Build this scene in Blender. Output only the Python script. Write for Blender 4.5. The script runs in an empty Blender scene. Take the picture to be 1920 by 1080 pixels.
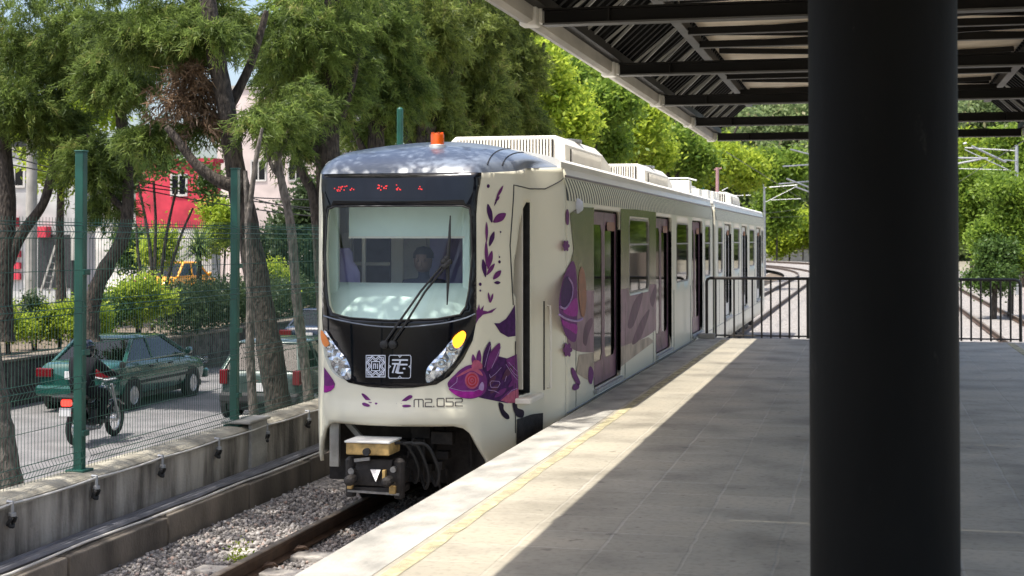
import bpy, bmesh, math, random
import numpy as np
from mathutils import Vector, Matrix, geometry
R = math.radians
PI = math.pi
random.seed(7)
rng = np.random.default_rng(7)
scn = bpy.context.scene
COL = scn.collection

# ------------------------------------------------------------------ camera model (world z = 0 is the platform top)
HC = 1.78
F = 2800.0
TH = math.atan(665 / F)
PITCH = R(1.2)
CT, ST = math.cos(TH), math.sin(TH)
SHY = (-F * math.tan(PITCH) - 90) / 1920.0
CAM = Vector((0, 0, HC))
RIGHT = Vector((CT, ST, 0))
FWDH = Vector((-ST, CT, 0))
FWD = FWDH * math.cos(PITCH) + Vector((0, 0, math.sin(PITCH)))
UP = -FWDH * math.sin(PITCH) + Vector((0, 0, math.cos(PITCH)))


def ray(px, py):
    return RIGHT * ((px - 960) / F) + UP * ((540 - py) / F + SHY * 1920 / F) + FWD


def at(px, py, d):
    r = ray(px, py)
    return CAM + r * (d / r.dot(FWDH))


def on_z(px, py, z):
    r = ray(px, py)
    return CAM + r * ((z - HC) / r.z)


def on_x(px, py, X):
    r = ray(px, py)
    return CAM + r * (X / r.x)


def on_y(px, py, Y):
    r = ray(px, py)
    return CAM + r * (Y / r.y)


# ------------------------------------------------------------------ materials
def _new(name):
    m = bpy.data.materials.new(name)
    m.use_nodes = True
    return m, m.node_tree, m.node_tree.nodes, m.node_tree.links, m.node_tree.nodes['Principled BSDF']


def ramp(n, stops):
    r = n.new('ShaderNodeValToRGB')
    while len(r.color_ramp.elements) < len(stops):
        r.color_ramp.elements.new(0.5)
    for e, (p, c) in zip(r.color_ramp.elements, stops):
        e.position = p
        e.color = (*c, 1)
    return r


def mat(name, c, rough=0.5, metal=0.0, var=0.12, scale=4.0, bump=0.0, bscale=40.0, coat=0.0, stretch=(1, 1, 1), spec=0.5):
    m, t, n, l, b = _new(name)
    tc = n.new('ShaderNodeTexCoord')
    mp = n.new('ShaderNodeMapping')
    mp.inputs['Scale'].default_value = stretch
    l.new(tc.outputs['Object'], mp.inputs['Vector'])
    nz = n.new('ShaderNodeTexNoise')
    nz.inputs['Scale'].default_value = scale
    nz.inputs['Detail'].default_value = 6
    l.new(mp.outputs[0], nz.inputs['Vector'])
    r = ramp(n, [(0.3, tuple(x * (1 - var) for x in c)), (0.7, tuple(min(1, x * (1 + var)) for x in c))])
    l.new(nz.outputs['Fac'], r.inputs['Fac'])
    l.new(r.outputs['Color'], b.inputs['Base Color'])
    b.inputs['Roughness'].default_value = rough
    b.inputs['Metallic'].default_value = metal
    b.inputs['Coat Weight'].default_value = coat
    b.inputs['Specular IOR Level'].default_value = spec
    if bump > 0:
        n2 = n.new('ShaderNodeTexNoise')
        n2.inputs['Scale'].default_value = bscale
        n2.inputs['Detail'].default_value = 8
        l.new(mp.outputs[0], n2.inputs['Vector'])
        bp = n.new('ShaderNodeBump')
        bp.inputs['Strength'].default_value = bump
        bp.inputs['Distance'].default_value = 0.02
        l.new(n2.outputs['Fac'], bp.inputs['Height'])
        l.new(bp.outputs[0], b.inputs['Normal'])
    return m


def emit_mat(name, c, s):
    m, t, n, l, b = _new(name)
    b.inputs['Base Color'].default_value = (*c, 1)
    b.inputs['Emission Color'].default_value = (*c, 1)
    b.inputs['Emission Strength'].default_value = s
    b.inputs['Roughness'].default_value = 0.3
    return m


def glass_mat(name, tint, ior=1.5, rough=0.0, gl=1.0):
    m, t, n, l, b = _new(name)
    out = n['Material Output']
    tr = n.new('ShaderNodeBsdfTransparent')
    tr.inputs['Color'].default_value = (*tint, 1)
    g = n.new('ShaderNodeBsdfGlossy')
    g.inputs['Roughness'].default_value = rough
    g.inputs['Color'].default_value = (gl, gl, gl, 1)
    fr = n.new('ShaderNodeFresnel')
    ge = n.new('ShaderNodeNewGeometry')          # the same reflection from either face of a thin pane
    mi = n.new('ShaderNodeMapRange')
    mi.inputs['To Min'].default_value = ior
    mi.inputs['To Max'].default_value = 1 / ior
    l.new(ge.outputs['Backfacing'], mi.inputs['Value'])
    l.new(mi.outputs[0], fr.inputs['IOR'])
    mx = n.new('ShaderNodeMixShader')
    l.new(fr.outputs[0], mx.inputs[0])
    l.new(tr.outputs[0], mx.inputs[1])
    l.new(g.outputs[0], mx.inputs[2])
    l.new(mx.outputs[0], out.inputs['Surface'])
    return m


def leaf_mat(name, c1, c2, trans=0.35, c3=None):
    m, t, n, l, b = _new(name)
    out = n['Material Output']
    a = n.new('ShaderNodeAttribute')
    a.attribute_name = 'tint'
    st = [(0.0, c1), (1.0, c2)] if c3 is None else [(0.0, c1), (0.8, c2), (1.0, c3)]
    r = ramp(n, st)
    l.new(a.outputs['Fac'], r.inputs['Fac'])
    l.new(r.outputs['Color'], b.inputs['Base Color'])
    b.inputs['Roughness'].default_value = 0.5
    b.inputs['Specular IOR Level'].default_value = 0.3
    tl = n.new('ShaderNodeBsdfTranslucent')
    gm = n.new('ShaderNodeGamma')
    gm.inputs['Gamma'].default_value = 0.85
    l.new(r.outputs['Color'], gm.inputs['Color'])
    l.new(gm.outputs[0], tl.inputs['Color'])
    mx = n.new('ShaderNodeMixShader')
    mx.inputs[0].default_value = trans
    l.new(b.outputs[0], mx.inputs[1])
    l.new(tl.outputs[0], mx.inputs[2])
    l.new(mx.outputs[0], out.inputs['Surface'])
    return m


def platform_mat():
    m, t, n, l, b = _new('platform_paving')
    tc = n.new('ShaderNodeTexCoord')
    bt = n.new('ShaderNodeTexBrick')
    bt.offset = 0.0
    bt.inputs['Scale'].default_value = 1.0
    bt.inputs['Brick Width'].default_value = 0.5
    bt.inputs['Row Height'].default_value = 0.5
    bt.inputs['Mortar Size'].default_value = 0.011
    bt.inputs['Mortar Smooth'].default_value = 0.4
    bt.inputs['Color1'].default_value = (0.325, 0.293, 0.228, 1)
    bt.inputs['Color2'].default_value = (0.43, 0.388, 0.305, 1)
    bt.inputs['Mortar'].default_value = (0.46, 0.42, 0.345, 1)
    wn = n.new('ShaderNodeTexNoise'); wn.inputs['Scale'].default_value = 3.0
    wm = n.new('ShaderNodeMixRGB'); wm.blend_type = 'LINEAR_LIGHT'; wm.inputs[0].default_value = 0.02
    l.new(tc.outputs['Object'], wn.inputs['Vector'])
    l.new(tc.outputs['Object'], wm.inputs[1]); l.new(wn.outputs['Color'], wm.inputs[2])
    l.new(wm.outputs[0], bt.inputs['Vector'])
    n1 = n.new('ShaderNodeTexNoise'); n1.inputs['Scale'].default_value = 1.3; n1.inputs['Detail'].default_value = 8
    n2 = n.new('ShaderNodeTexNoise'); n2.inputs['Scale'].default_value = 22; n2.inputs['Detail'].default_value = 8
    for q in (n1, n2):
        l.new(tc.outputs['Object'], q.inputs['Vector'])
    # joints come and go: broad noise mixes the brick pattern with plain grey
    nb = n.new('ShaderNodeTexNoise'); nb.inputs['Scale'].default_value = 0.9; nb.inputs['Detail'].default_value = 4
    l.new(tc.outputs['Object'], nb.inputs['Vector'])
    rb = ramp(n, [(0.36, (0, 0, 0)), (0.6, (0.95, 0.95, 0.95))])
    l.new(nb.outputs['Fac'], rb.inputs['Fac'])
    plain = n.new('ShaderNodeMixRGB')
    plain.inputs[1].default_value = (0.38, 0.343, 0.268, 1)
    l.new(rb.outputs['Color'], plain.inputs[0])
    l.new(bt.outputs['Color'], plain.inputs[2])
    r1 = ramp(n, [(0.28, (0.58, 0.575, 0.56)), (0.5, (1, 1, 1)), (0.75, (1.2, 1.17, 1.12))])
    l.new(n1.outputs['Fac'], r1.inputs['Fac'])
    mul = n.new('ShaderNodeMixRGB'); mul.blend_type = 'MULTIPLY'; mul.inputs[0].default_value = 1
    l.new(plain.outputs[0], mul.inputs[1]); l.new(r1.outputs['Color'], mul.inputs[2])
    r2 = ramp(n, [(0.32, (0.72, 0.72, 0.72)), (0.5, (1, 1, 1))])
    l.new(n2.outputs['Fac'], r2.inputs['Fac'])
    mul2 = n.new('ShaderNodeMixRGB'); mul2.blend_type = 'MULTIPLY'; mul2.inputs[0].default_value = 0.7
    l.new(mul.outputs[0], mul2.inputs[1]); l.new(r2.outputs['Color'], mul2.inputs[2])
    n3 = n.new('ShaderNodeTexNoise'); n3.inputs['Scale'].default_value = 7.5; n3.inputs['Detail'].default_value = 3
    l.new(tc.outputs['Object'], n3.inputs['Vector'])
    r3 = ramp(n, [(0.66, (1, 1, 1)), (0.71, (0.62, 0.61, 0.6))]); l.new(n3.outputs['Fac'], r3.inputs['Fac'])
    mul3 = n.new('ShaderNodeMixRGB'); mul3.blend_type = 'MULTIPLY'; mul3.inputs[0].default_value = 1
    l.new(mul2.outputs[0], mul3.inputs[1]); l.new(r3.outputs['Color'], mul3.inputs[2])
    l.new(mul3.outputs[0], b.inputs['Base Color'])
    b.inputs['Roughness'].default_value = 0.62
    bp = n.new('ShaderNodeBump'); bp.inputs['Strength'].default_value = 0.25; bp.inputs['Distance'].default_value = 0.01
    l.new(n2.outputs['Fac'], bp.inputs['Height'])
    bj = n.new('ShaderNodeBump'); bj.inputs['Strength'].default_value = 0.5; bj.inputs['Distance'].default_value = 0.012; bj.invert = True
    l.new(bt.outputs['Fac'], bj.inputs['Height']); l.new(bp.outputs[0], bj.inputs['Normal']); l.new(bj.outputs[0], b.inputs['Normal'])
    return m


def stained_wall_mat():
    m, t, n, l, b = _new('stained_concrete')
    tc = n.new('ShaderNodeTexCoord')
    mp = n.new('ShaderNodeMapping'); mp.inputs['Scale'].default_value = (1, 1.0, 0.16)
    l.new(tc.outputs['Object'], mp.inputs['Vector'])
    n1 = n.new('ShaderNodeTexNoise'); n1.inputs['Scale'].default_value = 3.4; n1.inputs['Detail'].default_value = 7; n1.inputs['Roughness'].default_value = 0.62
    l.new(mp.outputs[0], n1.inputs['Vector'])
    n0 = n.new('ShaderNodeTexNoise'); n0.inputs['Scale'].default_value = 0.8; n0.inputs['Detail'].default_value = 5
    l.new(tc.outputs['Object'], n0.inputs['Vector'])
    # black mould runs down from the coping: it fades with height on the wall
    sx = n.new('ShaderNodeSeparateXYZ'); l.new(tc.outputs['Object'], sx.inputs[0])
    mr = n.new('ShaderNodeMapRange')
    mr.inputs['From Min'].default_value = -0.74; mr.inputs['From Max'].default_value = -0.25
    mr.inputs['To Min'].default_value = 0.28; mr.inputs['To Max'].default_value = -0.05
    l.new(sx.outputs['Z'], mr.inputs['Value'])
    ad = n.new('ShaderNodeMath'); ad.operation = 'ADD'
    l.new(n1.outputs['Fac'], ad.inputs[0]); l.new(mr.outputs[0], ad.inputs[1])
    ad2 = n.new('ShaderNodeMath'); ad2.operation = 'MULTIPLY_ADD'; ad2.inputs[1].default_value = 0.5; ad2.inputs[2].default_value = -0.25
    l.new(n0.outputs['Fac'], ad2.inputs[0])
    ad3 = n.new('ShaderNodeMath'); ad3.operation = 'ADD'
    l.new(ad.outputs[0], ad3.inputs[0]); l.new(ad2.outputs[0], ad3.inputs[1])
    r = ramp(n, [(0.32, (0.09, 0.082, 0.07)), (0.42, (0.22, 0.20, 0.17)), (0.54, (0.40, 0.37, 0.32)), (0.7, (0.55, 0.515, 0.45))])
    l.new(ad3.outputs[0], r.inputs['Fac'])
    l.new(r.outputs['Color'], b.inputs['Base Color'])
    b.inputs['Roughness'].default_value = 0.85
    n2 = n.new('ShaderNodeTexNoise'); n2.inputs['Scale'].default_value = 30; n2.inputs['Detail'].default_value = 8
    l.new(tc.outputs['Object'], n2.inputs['Vector'])
    bp = n.new('ShaderNodeBump'); bp.inputs['Strength'].default_value = 0.4; bp.inputs['Distance'].default_value = 0.02
    l.new(n2.outputs['Fac'], bp.inputs['Height']); l.new(bp.outputs[0], b.inputs['Normal'])
    return m


def gravel_mat():
    m, t, n, l, b = _new('ballast_gravel')
    tc = n.new('ShaderNodeTexCoord')
    v = n.new('ShaderNodeTexVoronoi'); v.inputs['Scale'].default_value = 22
    l.new(tc.outputs['Object'], v.inputs['Vector'])
    sp = n.new('ShaderNodeSeparateColor'); l.new(v.outputs['Color'], sp.inputs[0])
    r = ramp(n, [(0, (0.14, 0.128, 0.12)), (0.5, (0.27, 0.25, 0.23)), (1, (0.40, 0.37, 0.34))])
    l.new(sp.outputs[0], r.inputs['Fac'])
    l.new(r.outputs['Color'], b.inputs['Base Color'])
    b.inputs['Roughness'].default_value = 0.9
    bp = n.new('ShaderNodeBump'); bp.inputs['Strength'].default_value = 0.9; bp.inputs['Distance'].default_value = 0.04
    bp.invert = True
    l.new(v.outputs['Distance'], bp.inputs['Height']); l.new(bp.outputs[0], b.inputs['Normal'])
    return m


def stone_wall_mat(name, ca, cb, sc=5.0):
    m, t, n, l, b = _new(name)
    tc = n.new('ShaderNodeTexCoord')
    v = n.new('ShaderNodeTexVoronoi'); v.inputs['Scale'].default_value = sc
    v2 = n.new('ShaderNodeTexVoronoi'); v2.inputs['Scale'].default_value = sc; v2.feature = 'DISTANCE_TO_EDGE'
    for q in (v, v2):
        l.new(tc.outputs['Object'], q.inputs['Vector'])
    sp = n.new('ShaderNodeSeparateColor'); l.new(v.outputs['Color'], sp.inputs[0])
    r = ramp(n, [(0, ca), (1, cb)])
    l.new(sp.outputs[0], r.inputs['Fac'])
    e = ramp(n, [(0.0, (0.5, 0.5, 0.5)), (0.06, (1, 1, 1))])
    l.new(v2.outputs['Distance'], e.inputs['Fac'])
    mul = n.new('ShaderNodeMixRGB'); mul.blend_type = 'MULTIPLY'; mul.inputs[0].default_value = 1
    l.new(r.outputs['Color'], mul.inputs[1]); l.new(e.outputs['Color'], mul.inputs[2])
    l.new(mul.outputs[0], b.inputs['Base Color'])
    b.inputs['Roughness'].default_value = 0.9
    bp = n.new('ShaderNodeBump'); bp.inputs['Strength'].default_value = 0.6; bp.inputs['Distance'].default_value = 0.05
    l.new(v2.outputs['Distance'], bp.inputs['Height']); l.new(bp.outputs[0], b.inputs['Normal'])
    return m


def bark_mat(name, ca, cb):
    m, t, n, l, b = _new(name)
    tc = n.new('ShaderNodeTexCoord')
    mp = n.new('ShaderNodeMapping'); mp.inputs['Scale'].default_value = (1, 1, 0.34)
    l.new(tc.outputs['Object'], mp.inputs['Vector'])
    nz = n.new('ShaderNodeTexNoise'); nz.inputs['Scale'].default_value = 26; nz.inputs['Detail'].default_value = 8
    l.new(mp.outputs[0], nz.inputs['Vector'])
    r = ramp(n, [(0.35, ca), (0.65, cb)])
    l.new(nz.outputs['Fac'], r.inputs['Fac'])
    l.new(r.outputs['Color'], b.inputs['Base Color'])
    b.inputs['Roughness'].default_value = 0.9
    bp = n.new('ShaderNodeBump'); bp.inputs['Strength'].default_value = 1.0; bp.inputs['Distance'].default_value = 0.05
    l.new(nz.outputs['Fac'], bp.inputs['Height']); l.new(bp.outputs[0], b.inputs['Normal'])
    return m


M = {}
M['platform'] = platform_mat()
M['edge'] = mat('edge_concrete', (0.36, 0.345, 0.305), 0.8, var=0.34, scale=4, bump=0.3, stretch=(1, .6, 1))
M['concrete'] = mat('grey_concrete', (0.40, 0.38, 0.34), 0.85, var=0.25, scale=3, bump=0.4)
M['kerb'] = mat('dirty_concrete', (0.17, 0.145, 0.115), 0.9, var=0.5, scale=2.2, bump=0.5, stretch=(1, 1, 0.5))
M['coping'] = mat('mossy_coping', (0.30, 0.275, 0.215), 0.9, var=0.5, scale=4, bump=0.6)
M['wall'] = stained_wall_mat()
M['gravel'] = gravel_mat()
M['yellow_line'] = mat('worn_yellow_paint', (0.52, 0.465, 0.28), 0.8, var=0.22, scale=7)
M['road'] = mat('asphalt', (0.15, 0.145, 0.145), 0.85, var=0.3, scale=1.5, bump=0.4, bscale=80)
M['soil'] = mat('soil', (0.13, 0.10, 0.07), 0.95, var=0.4, scale=2, bump=0.6)
M['ground'] = mat('ground_earth', (0.20, 0.18, 0.13), 0.95, var=0.4, scale=0.4, bump=0.4)
M['pave'] = mat('pale_pavement', (0.5, 0.47, 0.43), 0.9, var=0.2, scale=2)
M['stone'] = stone_wall_mat('dark_stone_masonry', (0.05, 0.046, 0.042), (0.13, 0.12, 0.105), 4.5)
M['rail'] = mat('rusty_rail', (0.085, 0.05, 0.03), 0.6, 0.3, var=0.4, scale=8)
M['railtop'] = mat('worn_rail_head', (0.30, 0.24, 0.19), 0.42, 0.7, var=0.3, scale=10)
M['sleeper'] = mat('sleeper_concrete', (0.5, 0.46, 0.40), 0.9, var=0.25, scale=6, bump=0.5)
M['cream'] = mat('cream_paint', (0.75, 0.715, 0.565), 0.38, var=0.03, scale=1.2, coat=0.12)
M['cream_matt'] = mat('cream_panel', (0.73, 0.69, 0.60), 0.5, var=0.06, scale=3)
M['white_roof'] = mat('white_roof_paint', (0.80, 0.78, 0.72), 0.55, var=0.10, scale=3, stretch=(1, 0.3, 1))
M['black_gloss'] = mat('black_gloss', (0.004, 0.005, 0.008), 0.06, var=0.1, spec=0.42)
M['dome'] = mat('dark_gloss_dome', (0.16, 0.19, 0.24), 0.34, var=0.06, coat=0.25)
M['rubber'] = mat('black_rubber', (0.02, 0.02, 0.02), 0.6, var=0.2)
M['dark'] = mat('dark_steel', (0.03, 0.03, 0.032), 0.5, 0.2, var=0.4, scale=12)
M['under'] = mat('underframe_grime', (0.035, 0.03, 0.027), 0.7, 0.2, var=0.5, scale=9, bump=0.4)
M['steel'] = mat('bright_steel', (0.45, 0.45, 0.45), 0.3, 0.9, var=0.3, scale=20)
M['windscreen'] = glass_mat('windscreen_glass', (0.93, 0.98, 0.97), 1.40)
M['winglass'] = glass_mat('window_glass', (0.22, 0.24, 0.19), 1.3, .03)
M['doorglass'] = glass_mat('door_glass', (0.06, 0.065, 0.05), 1.22, .06)
M['carglass'] = glass_mat('car_glass', (0.18, 0.21, 0.21), 1.5)
M['clear'] = glass_mat('clear_lens', (0.85, 0.88, 0.92), 1.5)
M['mint'] = mat('mint_panel', (0.66, 0.79, 0.72), 0.5, var=0.04)
M['cabgrey'] = mat('cab_grey', (0.50, 0.49, 0.45), 0.6, var=0.1)
M['lilac'] = mat('lilac_fabric', (0.36, 0.32, 0.60), 0.8, var=0.1)
M['purple'] = mat('purple_vinyl', (0.15, 0.028, 0.155), 0.6, spec=0.15, var=0.2, scale=20)
M['deep_purple'] = mat('deep_purple_vinyl', (0.055, 0.012, 0.085), 0.6, spec=0.15, var=0.3, scale=25)
M['magenta'] = mat('magenta_vinyl', (0.32, 0.02, 0.26), 0.6, spec=0.15, var=0.25, scale=20)
M['pink'] = mat('rose_vinyl', (0.42, 0.10, 0.17), 0.6, spec=0.15, var=0.2, scale=25)
M['red_v'] = mat('red_vinyl', (0.40, 0.035, 0.05), 0.6, spec=0.15, var=0.2, scale=25)
M['lavender'] = mat('lavender_vinyl', (0.40, 0.27, 0.50), 0.6, spec=0.15, var=0.2, scale=25)
M['ink'] = mat('ink_vinyl', (0.02, 0.012, 0.03), 0.6, spec=0.15, var=0.2)
M['greyink'] = mat('grey_lettering', (0.075, 0.065, 0.06), 0.4, var=0.1)
M['mauve'] = mat('mauve_film', (0.20, 0.10, 0.14), 0.34, var=0.45, scale=3, spec=0.15)
M['beige_reflection'] = mat('painted_platform_reflection', (0.40, 0.32, 0.25), 0.4, var=0.35, scale=4, spec=0.15)  # reflection of the sunlit platform, put into the colour
M['plum'] = mat('plum_film', (0.10, 0.032, 0.075), 0.4, var=0.4, scale=5, spec=0.12)
M['olive'] = mat('olive_reflection_film', (0.14, 0.125, 0.07), 0.18, var=0.4, scale=2.5, spec=0.28)
M['orange_v'] = mat('orange_film', (0.26, 0.075, 0.012), 0.5, var=0.2, scale=8)
M['logo'] = mat('logo_white', (0.62, 0.66, 0.76), 0.5, var=0.05)
M['amber'] = emit_mat('amber_lamp', (1.0, 0.33, 0.015), 1.6)
M['amber_dim'] = mat('amber_lens', (0.8, 0.25, 0.06), 0.3, var=0.15)
M['beacon'] = mat('orange_beacon', (0.95, 0.13, 0.005), 0.25, var=0.08)
M['led'] = emit_mat('red_led', (0.8, 0.03, 0.025), 0.45)
M['chrome'] = mat('chrome_reflector', (0.75, 0.77, 0.8), 0.12, 0.95, var=0.15, scale=30)
M['ochre'] = mat('ochre_paint', (0.50, 0.33, 0.12), 0.6, var=0.4, scale=14)
M['black_paint'] = mat('black_paint', (0.012, 0.012, 0.011), 0.55, var=0.3, scale=3)
M['col_paint'] = mat('column_paint', (0.0065, 0.0065, 0.006), 0.65, var=0.45, scale=1.6, bump=0.12, bscale=15, spec=0.13, stretch=(1, 1, .4))
M['beam'] = mat('beam_paint', (0.010, 0.009, 0.008), 0.55, var=0.3, scale=3, spec=0.25)
M['beam_edge'] = mat('beam_flange_paint', (0.10, 0.098, 0.092), 0.5, var=0.3, scale=3)
M['deck'] = mat('roof_deck_metal', (0.010, 0.010, 0.010), 0.8, 0.0, var=0.4, scale=3, spec=0.1)
M['deck_light'] = mat('roof_strut_metal', (0.45, 0.45, 0.43), 0.5, 0.2, var=0.3, scale=3)
M['deck_rib_lit'] = mat('lit_roof_rib', (0.020, 0.020, 0.019), 0.7, 0.0, var=0.4, scale=3, spec=0.1)
M['soffit'] = mat('beige_soffit', (0.78, 0.71, 0.59), 0.8, var=0.08, scale=2)
M['gutter'] = mat('pale_gutter', (0.47, 0.445, 0.40), 0.6, var=0.2, scale=4, stretch=(1, 0.3, 1))
M['railing'] = mat('railing_paint', (0.045, 0.04, 0.036), 0.45, 0.3, var=0.2, scale=6)
M['green_post'] = mat('green_post_paint', (0.012, 0.085, 0.06), 0.4, var=0.2, scale=5)
M['green_wire'] = mat('green_wire', (0.022, 0.075, 0.05), 0.45, var=0.2)
M['galv'] = mat('galvanised', (0.42, 0.43, 0.44), 0.45, 0.6, var=0.2, scale=8)
M['cable'] = mat('grey_cable', (0.14, 0.14, 0.155), 0.55, var=0.3, scale=3)
M['pale_cable'] = mat('pale_cable', (0.6, 0.58, 0.54), 0.55, var=0.15)
M['bark'] = bark_mat('dark_bark', (0.022, 0.017, 0.013), (0.085, 0.067, 0.052))
M['bark_grey'] = bark_mat('grey_bark', (0.07, 0.06, 0.05), (0.22, 0.19, 0.16))
M['deadwood'] = bark_mat('dead_brush', (0.07, 0.035, 0.018), (0.26, 0.14, 0.08))
M['conifer'] = leaf_mat('conifer_spray', (0.030, 0.054, 0.014), (0.205, 0.29, 0.055), 0.5, (0.28, 0.24, 0.08))
M['conifer2'] = leaf_mat('conifer_spray_olive', (0.042, 0.066, 0.015), (0.25, 0.31, 0.06), 0.5, (0.30, 0.25, 0.09))
M['broad'] = leaf_mat('broad_leaf', (0.06, 0.13, 0.016), (0.30, 0.42, 0.05), 0.55)
M['lime'] = leaf_mat('lime_leaf', (0.15, 0.26, 0.02), (0.52, 0.60, 0.055), 0.55)
M['shrub'] = leaf_mat('shrub_leaf', (0.03, 0.07, 0.015), (0.12, 0.20, 0.04), 0.35)
M['hedge'] = leaf_mat('hedge_leaf', (0.022, 0.04, 0.014), (0.07, 0.11, 0.035), 0.3)
M['far'] = leaf_mat('far_leaf', (0.07, 0.115, 0.045), (0.23, 0.30, 0.11), 0.4, (0.30, 0.27, 0.15))
M['palm'] = leaf_mat('palm_leaf', (0.05, 0.10, 0.03), (0.24, 0.33, 0.10), 0.3)
M['dead_leaf'] = leaf_mat('dead_leaf', (0.085, 0.05, 0.028), (0.33, 0.215, 0.125), 0.2)
M['red_wall'] = mat('red_wall_paint', (0.50, 0.035, 0.06), 0.8, var=0.35, scale=1.2)
M['white_wall'] = mat('white_wall_paint', (0.54, 0.52, 0.48), 0.85, var=0.3, scale=.8)
M['pink_wall'] = mat('pale_pink_wall', (0.56, 0.47, 0.43), 0.85, var=0.25, scale=.7)
M['grey_wall'] = mat('grey_render', (0.44, 0.44, 0.42), 0.85, var=0.3, scale=.9)
M['orange_paint'] = mat('orange_car_paint', (0.85, 0.36, 0.01), 0.3, var=0.05, coat=0.5)
M['green_car'] = mat('dark_green_car_paint', (0.012, 0.075, 0.058), 0.22, 0.1, var=0.08, coat=0.8)
M['grey_car'] = mat('grey_green_car_paint', (0.055, 0.085, 0.075), 0.25, 0.2, var=0.08, coat=0.8)
M['blue_car'] = mat('navy_car_paint', (0.012, 0.016, 0.035), 0.2, 0.1, var=0.08, coat=0.8)
M['tail_red'] = mat('tail_lens_red', (0.13, 0.006, 0.01), 0.15, var=0.1)
M['tail_lit'] = emit_mat('tail_lamp_lit', (1.0, 0.03, 0.02), 2.5)
M['alloy'] = mat('wheel_rim_silver', (0.55, 0.55, 0.55), 0.3, 0.7, var=0.1)
M['tyre'] = mat('tyre_rubber', (0.018, 0.018, 0.018), 0.8, var=0.2)
M['plate'] = mat('number_plate', (0.65, 0.64, 0.62), 0.5, var=0.05)
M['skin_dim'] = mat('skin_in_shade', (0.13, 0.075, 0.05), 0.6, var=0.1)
M['skin'] = mat('skin', (0.36, 0.20, 0.13), 0.55, var=0.08)
M['black_cloth'] = mat('black_jacket', (0.006, 0.006, 0.009), 0.85, var=0.3, scale=12, spec=0.2)
M['helmet'] = mat('black_helmet', (0.008, 0.010, 0.02), 0.15, var=0.1, coat=0.6)
M['dark_cloth'] = mat('navy_uniform', (0.03, 0.035, 0.06), 0.8, var=0.2, scale=12)
M['hair'] = mat('dark_hair', (0.02, 0.015, 0.012), 0.6, var=0.2)
M['pinkish'] = mat('faded_pink_paint', (0.46, 0.26, 0.26), 0.6, var=0.2)
M['wood'] = mat('pale_ladder', (0.55, 0.52, 0.47), 0.6, var=0.1)
M['brown_wall'] = mat('brown_fence_boards', (0.20, 0.155, 0.12), 0.85, var=0.35, scale=2, stretch=(1, 1, 0.2))


def worn(m, lo=.30, hi=.48, scale=9):
    """paint worn away in patches: the concrete below shows through"""
    t = m.node_tree; n = t.nodes; l = t.links
    tc = n.new('ShaderNodeTexCoord'); nz = n.new('ShaderNodeTexNoise'); nz.inputs['Scale'].default_value = scale; nz.inputs['Detail'].default_value = 9; nz.inputs['Roughness'].default_value = .7
    l.new(tc.outputs['Object'], nz.inputs['Vector'])
    r = ramp(n, [(lo, (.30, .30, .30)), (hi, (.95, .95, .95))]); l.new(nz.outputs['Fac'], r.inputs['Fac'])
    l.new(r.outputs['Color'], n['Principled BSDF'].inputs['Alpha'])


worn(M['yellow_line'], .36, .62, 5)


def scuffs(m, c, lo=.62, hi=.68, scale=5, stretch=(1, 1, .5)):
    t = m.node_tree; n = t.nodes; l = t.links; b = n['Principled BSDF']
    src = b.inputs['Base Color'].links[0].from_socket
    tc = n.new('ShaderNodeTexCoord'); mp = n.new('ShaderNodeMapping'); mp.inputs['Scale'].default_value = stretch
    nz = n.new('ShaderNodeTexNoise'); nz.inputs['Scale'].default_value = scale; nz.inputs['Detail'].default_value = 10; nz.inputs['Roughness'].default_value = .75
    l.new(tc.outputs['Object'], mp.inputs['Vector']); l.new(mp.outputs[0], nz.inputs['Vector'])
    r = ramp(n, [(lo, (0, 0, 0)), (hi, (1, 1, 1))]); l.new(nz.outputs['Fac'], r.inputs['Fac'])
    mx = n.new('ShaderNodeMixRGB'); l.new(r.outputs['Color'], mx.inputs[0]); l.new(src, mx.inputs[1]); mx.inputs[2].default_value = (*c, 1)
    l.new(mx.outputs[0], b.inputs['Base Color'])


scuffs(M['col_paint'], (.022, .021, .018))
scuffs(M['cream'], (.62, .56, .42), .66, .80, 2.2, (1, 1, .35))


def soffit_mat():
    m, t, n, l, b = _new('translucent_panel')
    out = n['Material Output']
    tl = n.new('ShaderNodeBsdfTranslucent'); tl.inputs['Color'].default_value = (0.80, 0.70, 0.55, 1)
    b.inputs['Base Color'].default_value = (0.74, 0.68, 0.57, 1); b.inputs['Roughness'].default_value = 0.8
    tc = n.new('ShaderNodeTexCoord'); nz = n.new('ShaderNodeTexNoise'); nz.inputs['Scale'].default_value = 2.5; nz.inputs['Detail'].default_value = 6
    l.new(tc.outputs['Object'], nz.inputs['Vector'])
    r = ramp(n, [(.3, (.58, .52, .43)), (.7, (.80, .73, .62))]); l.new(nz.outputs['Fac'], r.inputs['Fac']); l.new(r.outputs['Color'], b.inputs['Base Color'])
    mx = n.new('ShaderNodeMixShader'); mx.inputs[0].default_value = 0.12
    l.new(b.outputs[0], mx.inputs[1]); l.new(tl.outputs[0], mx.inputs[2]); l.new(mx.outputs[0], out.inputs['Surface'])
    return m


M['soffit'] = soffit_mat()


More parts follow.
